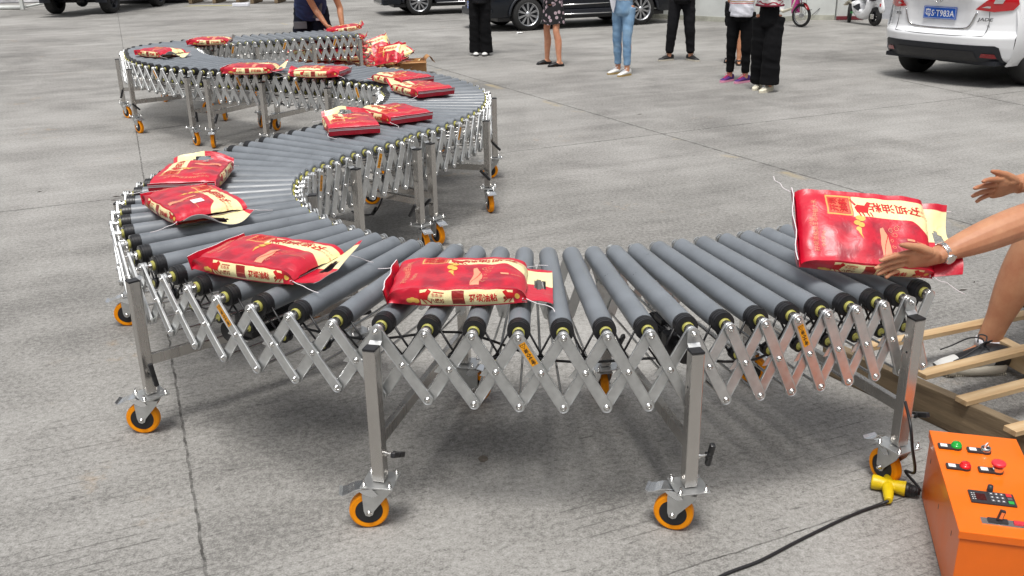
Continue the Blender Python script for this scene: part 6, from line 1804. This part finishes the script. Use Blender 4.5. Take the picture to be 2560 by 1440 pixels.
for k, (x0, lab) in enumerate(((535, 'wooden pallet behind the white foam block, left one of two'), (690, 'wooden pallet left of the man in navy, right one of two'))):
    p = px((x0, 9)); E = thing('wooden_pallet', lab, 'pallet', p, group='pallets at the far edge of the yard')
    for q in range(6):
        m = MB(); m.box((0, .1 + q * .2, .13), (1.65, .12, .022), 0); m.build('board', [M_wood2], E)
    for q in (-.72, 0, .72):
        m = MB(); m.box((q, .6, .06), (.10, 1.15, .10), 0); m.build('bearer', [M_wood2], E)
p = px((603, 16)); m = MB(); m.box((0, 0, .05), (.48, .14, .10), 0, bev=.02); tag(m.build('foam_block', [M_wcloth], None, Matrix.Translation(p) @ RZ(-.05)), 'white foam block on the ground before the pallets', 'block')
m = MB(); m.add([(-.9, -.12, .004), (.5, -.16, .004), (.7, .1, .004), (-.8, .12, .004)], [(0, 1, 2, 3)], 0, False); tag(m.build('straw_scatter', [mat('straw', (.42, .38, .16), .9, var=.4, vscale=20)], None, Matrix.Translation(px((540, 14)))), 'pale yellow straw scattered beside the foam block', 'straw', kind='stuff')
# unseen storey and facades added outside the frame only to shade the low sky
for nm, c_, sz, rz_, lb in (('added_storey', (9.5, 21.4, 5.8), (8, .5, 5.6), -.12, 'unseen storey added above the dark shopfront to block low sky'),
                        ('rear_sky_blocker', (-2, -13, 4.5), (60, 1, 9), .0, 'unseen wall added behind the viewer to block low sky'),
                        ('left_sky_blocker', (-26, 10, 4.5), (1, 44, 9), .0, 'unseen wall added along the left edge of the yard to block low sky'),
                        ('right_sky_blocker', (19, 6, 5), (1, 34, 10), .0, 'unseen wall added along the right edge of the yard to block low sky'),
                        ('far_sky_blocker', (-8, 45, 5), (46, 1, 10), .0, 'unseen wall added beyond the sheeted heap and pallets to block low sky')):
    m = MB(); m.box((0, 0, 0), sz, 0); tag(m.build(nm, [mat('blocker_facade', (.36, .355, .34), .85, var=.2, vscale=.6)], None, Matrix.Translation(c_) @ RZ(rz_)), lb, 'building')
# ---------------------------------------------------------------- stacked rice bags at the far end
G_p = 'rice bags stacked on the pallet at the far end'
r7 = random.Random(11)
base = Vector((-2.27, 12.48, 0))
def pallet2(c, rz, lab, n=5):
    E = thing('wooden_pallet', lab, 'pallet', c, rz)
    for q in range(n):
        m = MB(); m.box((-.5 + q * 1.0 / (n - 1), 0, .12), (.12, 1.0, .022), 0); m.build('board', [M_wood], E)
    for q in (-.45, 0, .45):
        m = MB(); m.box((0, q, .055), (1.12, .09, .105), 0); m.build('bearer', [M_wood], E)
pallet2(base + Vector((.02, .1, 0)), .1, 'wooden pallet under the neat stack of rice bags by the conveyor end')
k = 0
names = ['bottom', 'second', 'third', 'fourth', 'fifth', 'top']
for lay in range(6):
    for col in range(2):
        z = .14 + lay * .083
        x = base.x + (-.24 + .48 * col) + r7.uniform(-.03, .03); y = base.y + r7.uniform(-.05, .05)
        place_bag(T(x, y, z) @ RZ(r7.choice((0, pi)) + r7.uniform(-.12, .12)), 'rice bag in the neat stack behind the conveyor end, %s layer, %s' % (names[lay], 'left' if col == 0 else 'right'), G_p,
                  **[dict(seed=21, flap=2, detail=True), dict(seed=22, flap=3, detail=True), dict(seed=5, flap=3)][k % 3]); k += 1
place_bag(T(base.x + .20, base.y - .05, .66) @ RZ(.3) @ RY(-.12), 'rice bag on top of the stack beside the bending man, red flap up', G_p, seed=22, flap=3)
# loose heap
hp = px((940, 186)); G_h = 'rice bags dumped in a loose heap'
# x, y, z, heading, roll towards the camera, nose-up tilt, words
heap = [(-.34, .05, .00, .25, 0, .0, 'lowest at its left edge'), (.02, .10, .00, 1.3, 0, 0, 'lowest at the back'), (.30, .02, .00, -.15, .05, .0, 'lowest at its right edge beside the carton'),
        (-.22, .10, .085, -.3, .15, .1, 'second layer, left'), (.16, .12, .085, .5, .10, -.1, 'second layer, right'), (-.20, -.16, .10, .35, .85, -.15, 'leaning at the front left'),
        (.20, -.17, .10, -.5, .95, .2, 'leaning at the front right, face to the camera'), (-.01, .02, .19, .15, .80, .35, 'topmost, propped up towards the camera'), (.30, .14, .15, -1.0, .35, -.2, 'sliding off at the upper right')]
pallet2(hp + Vector((-.15, .05, 0)), -.12, 'wooden pallet half buried under the loose heap of rice bags')
for i, (x, y, z, rz_, rx_, ry_, lb) in enumerate(heap):
    place_bag(T(hp.x + x * 1.05, hp.y + y, z * .85 + .10 + .085 * sin(abs(rx_))) @ RZ(rz_) @ RY(-ry_) @ RX(rx_), 'rice bag in the loose heap, ' + lb, G_h, **[dict(seed=21, flap=2), dict(seed=22, flap=3), dict(seed=7, flap=1)][i % 3])
# open carton
cp = px((1030, 186)); M_card = mat('brown_cardboard', srgb(172, 128, 84), .8, var=.08, vscale=5)
E = thing('cardboard_box', 'open brown cardboard box right of the loose heap of bags', 'box', cp, .25)
m = MB(); w_, d_, h_ = .36, .28, .20
for (c_, s_) in (((-w_ / 2, 0, h_ / 2), (.006, d_, h_)), ((w_ / 2, 0, h_ / 2), (.006, d_, h_)), ((0, -d_ / 2, h_ / 2), (w_ - .006, .006, h_)), ((0, d_ / 2, h_ / 2), (w_ - .006, .006, h_)), ((0, 0, .004), (w_ - .01, d_ - .01, .006))): m.box(c_, s_, 0)
m.build('carton', [M_card], E)
m = MB(); m.tube(smoothpts([(w_ / 2, 0, h_), (w_ / 2 + .06, 0, h_ + .05), (w_ / 2 + .13, 0, h_ - .04)], 3), [(.135, .003)] * 7, 8, 0); m.build('flap', [M_card], E)
m = MB(); m.box((0, -d_ / 2 - .05, h_ - .02), (w_ * .96, .12, .004), 0, T(0, 0, 0)); m.build('flap', [M_card], E)

# ---------------------------------------------------------------- more than a hundred of one part on one thing: the least visible become one part
def merge_surplus(root, nm, keep=100):
    ch = [c for c in root.children if c.name.split('.')[0] == nm]
    if len(ch) <= keep: return
    campos = Vector((0, 0, CAM_H))
    bpy.context.view_layer.update()
    def score(c):
        sd = c.get('_side', 0)
        p = c.matrix_world.translation
        n = (c.matrix_world.to_3x3() @ Vector((0, 1, 0)))
        facing = n.dot((campos - p).normalized())
        return ((p - campos).length) * (1.0 if facing > 0 else 1.6) * (1.0 if c.data is me_BO else 1.25)
    ch.sort(key=score)
    m = MB(); mats = list(ch[0].data.materials)
    for c in ch[keep:]:
        me = c.data; M = c.matrix_local
        m.v += [] ; o = len(m.v)
        m.v += [M @ v.co for v in me.vertices]
        for p in me.polygons: m.f.append([o + i for i in p.vertices]); m.m.append(p.material_index); m.sm.append(p.use_smooth)
        for k in list(c.children): 
            M2 = M
            o = len(m.v); m.v += [M2 @ v.co for v in k.data.vertices]
            for p in k.data.polygons: m.f.append([o + i for i in p.vertices]); m.m.append(p.material_index + 2); m.sm.append(False)
            bpy.data.objects.remove(k)
        bpy.data.objects.remove(c)
    b = m.build(nm, mats + [M_lab, M_ink], root); b['kind'] = 'stuff'
for o in [q for q in COL.objects if q.get('category') == 'conveyor']: merge_surplus(o, 'scissor_bar')
for o in COL.objects:
    if '_side' in o.keys(): del o['_side']
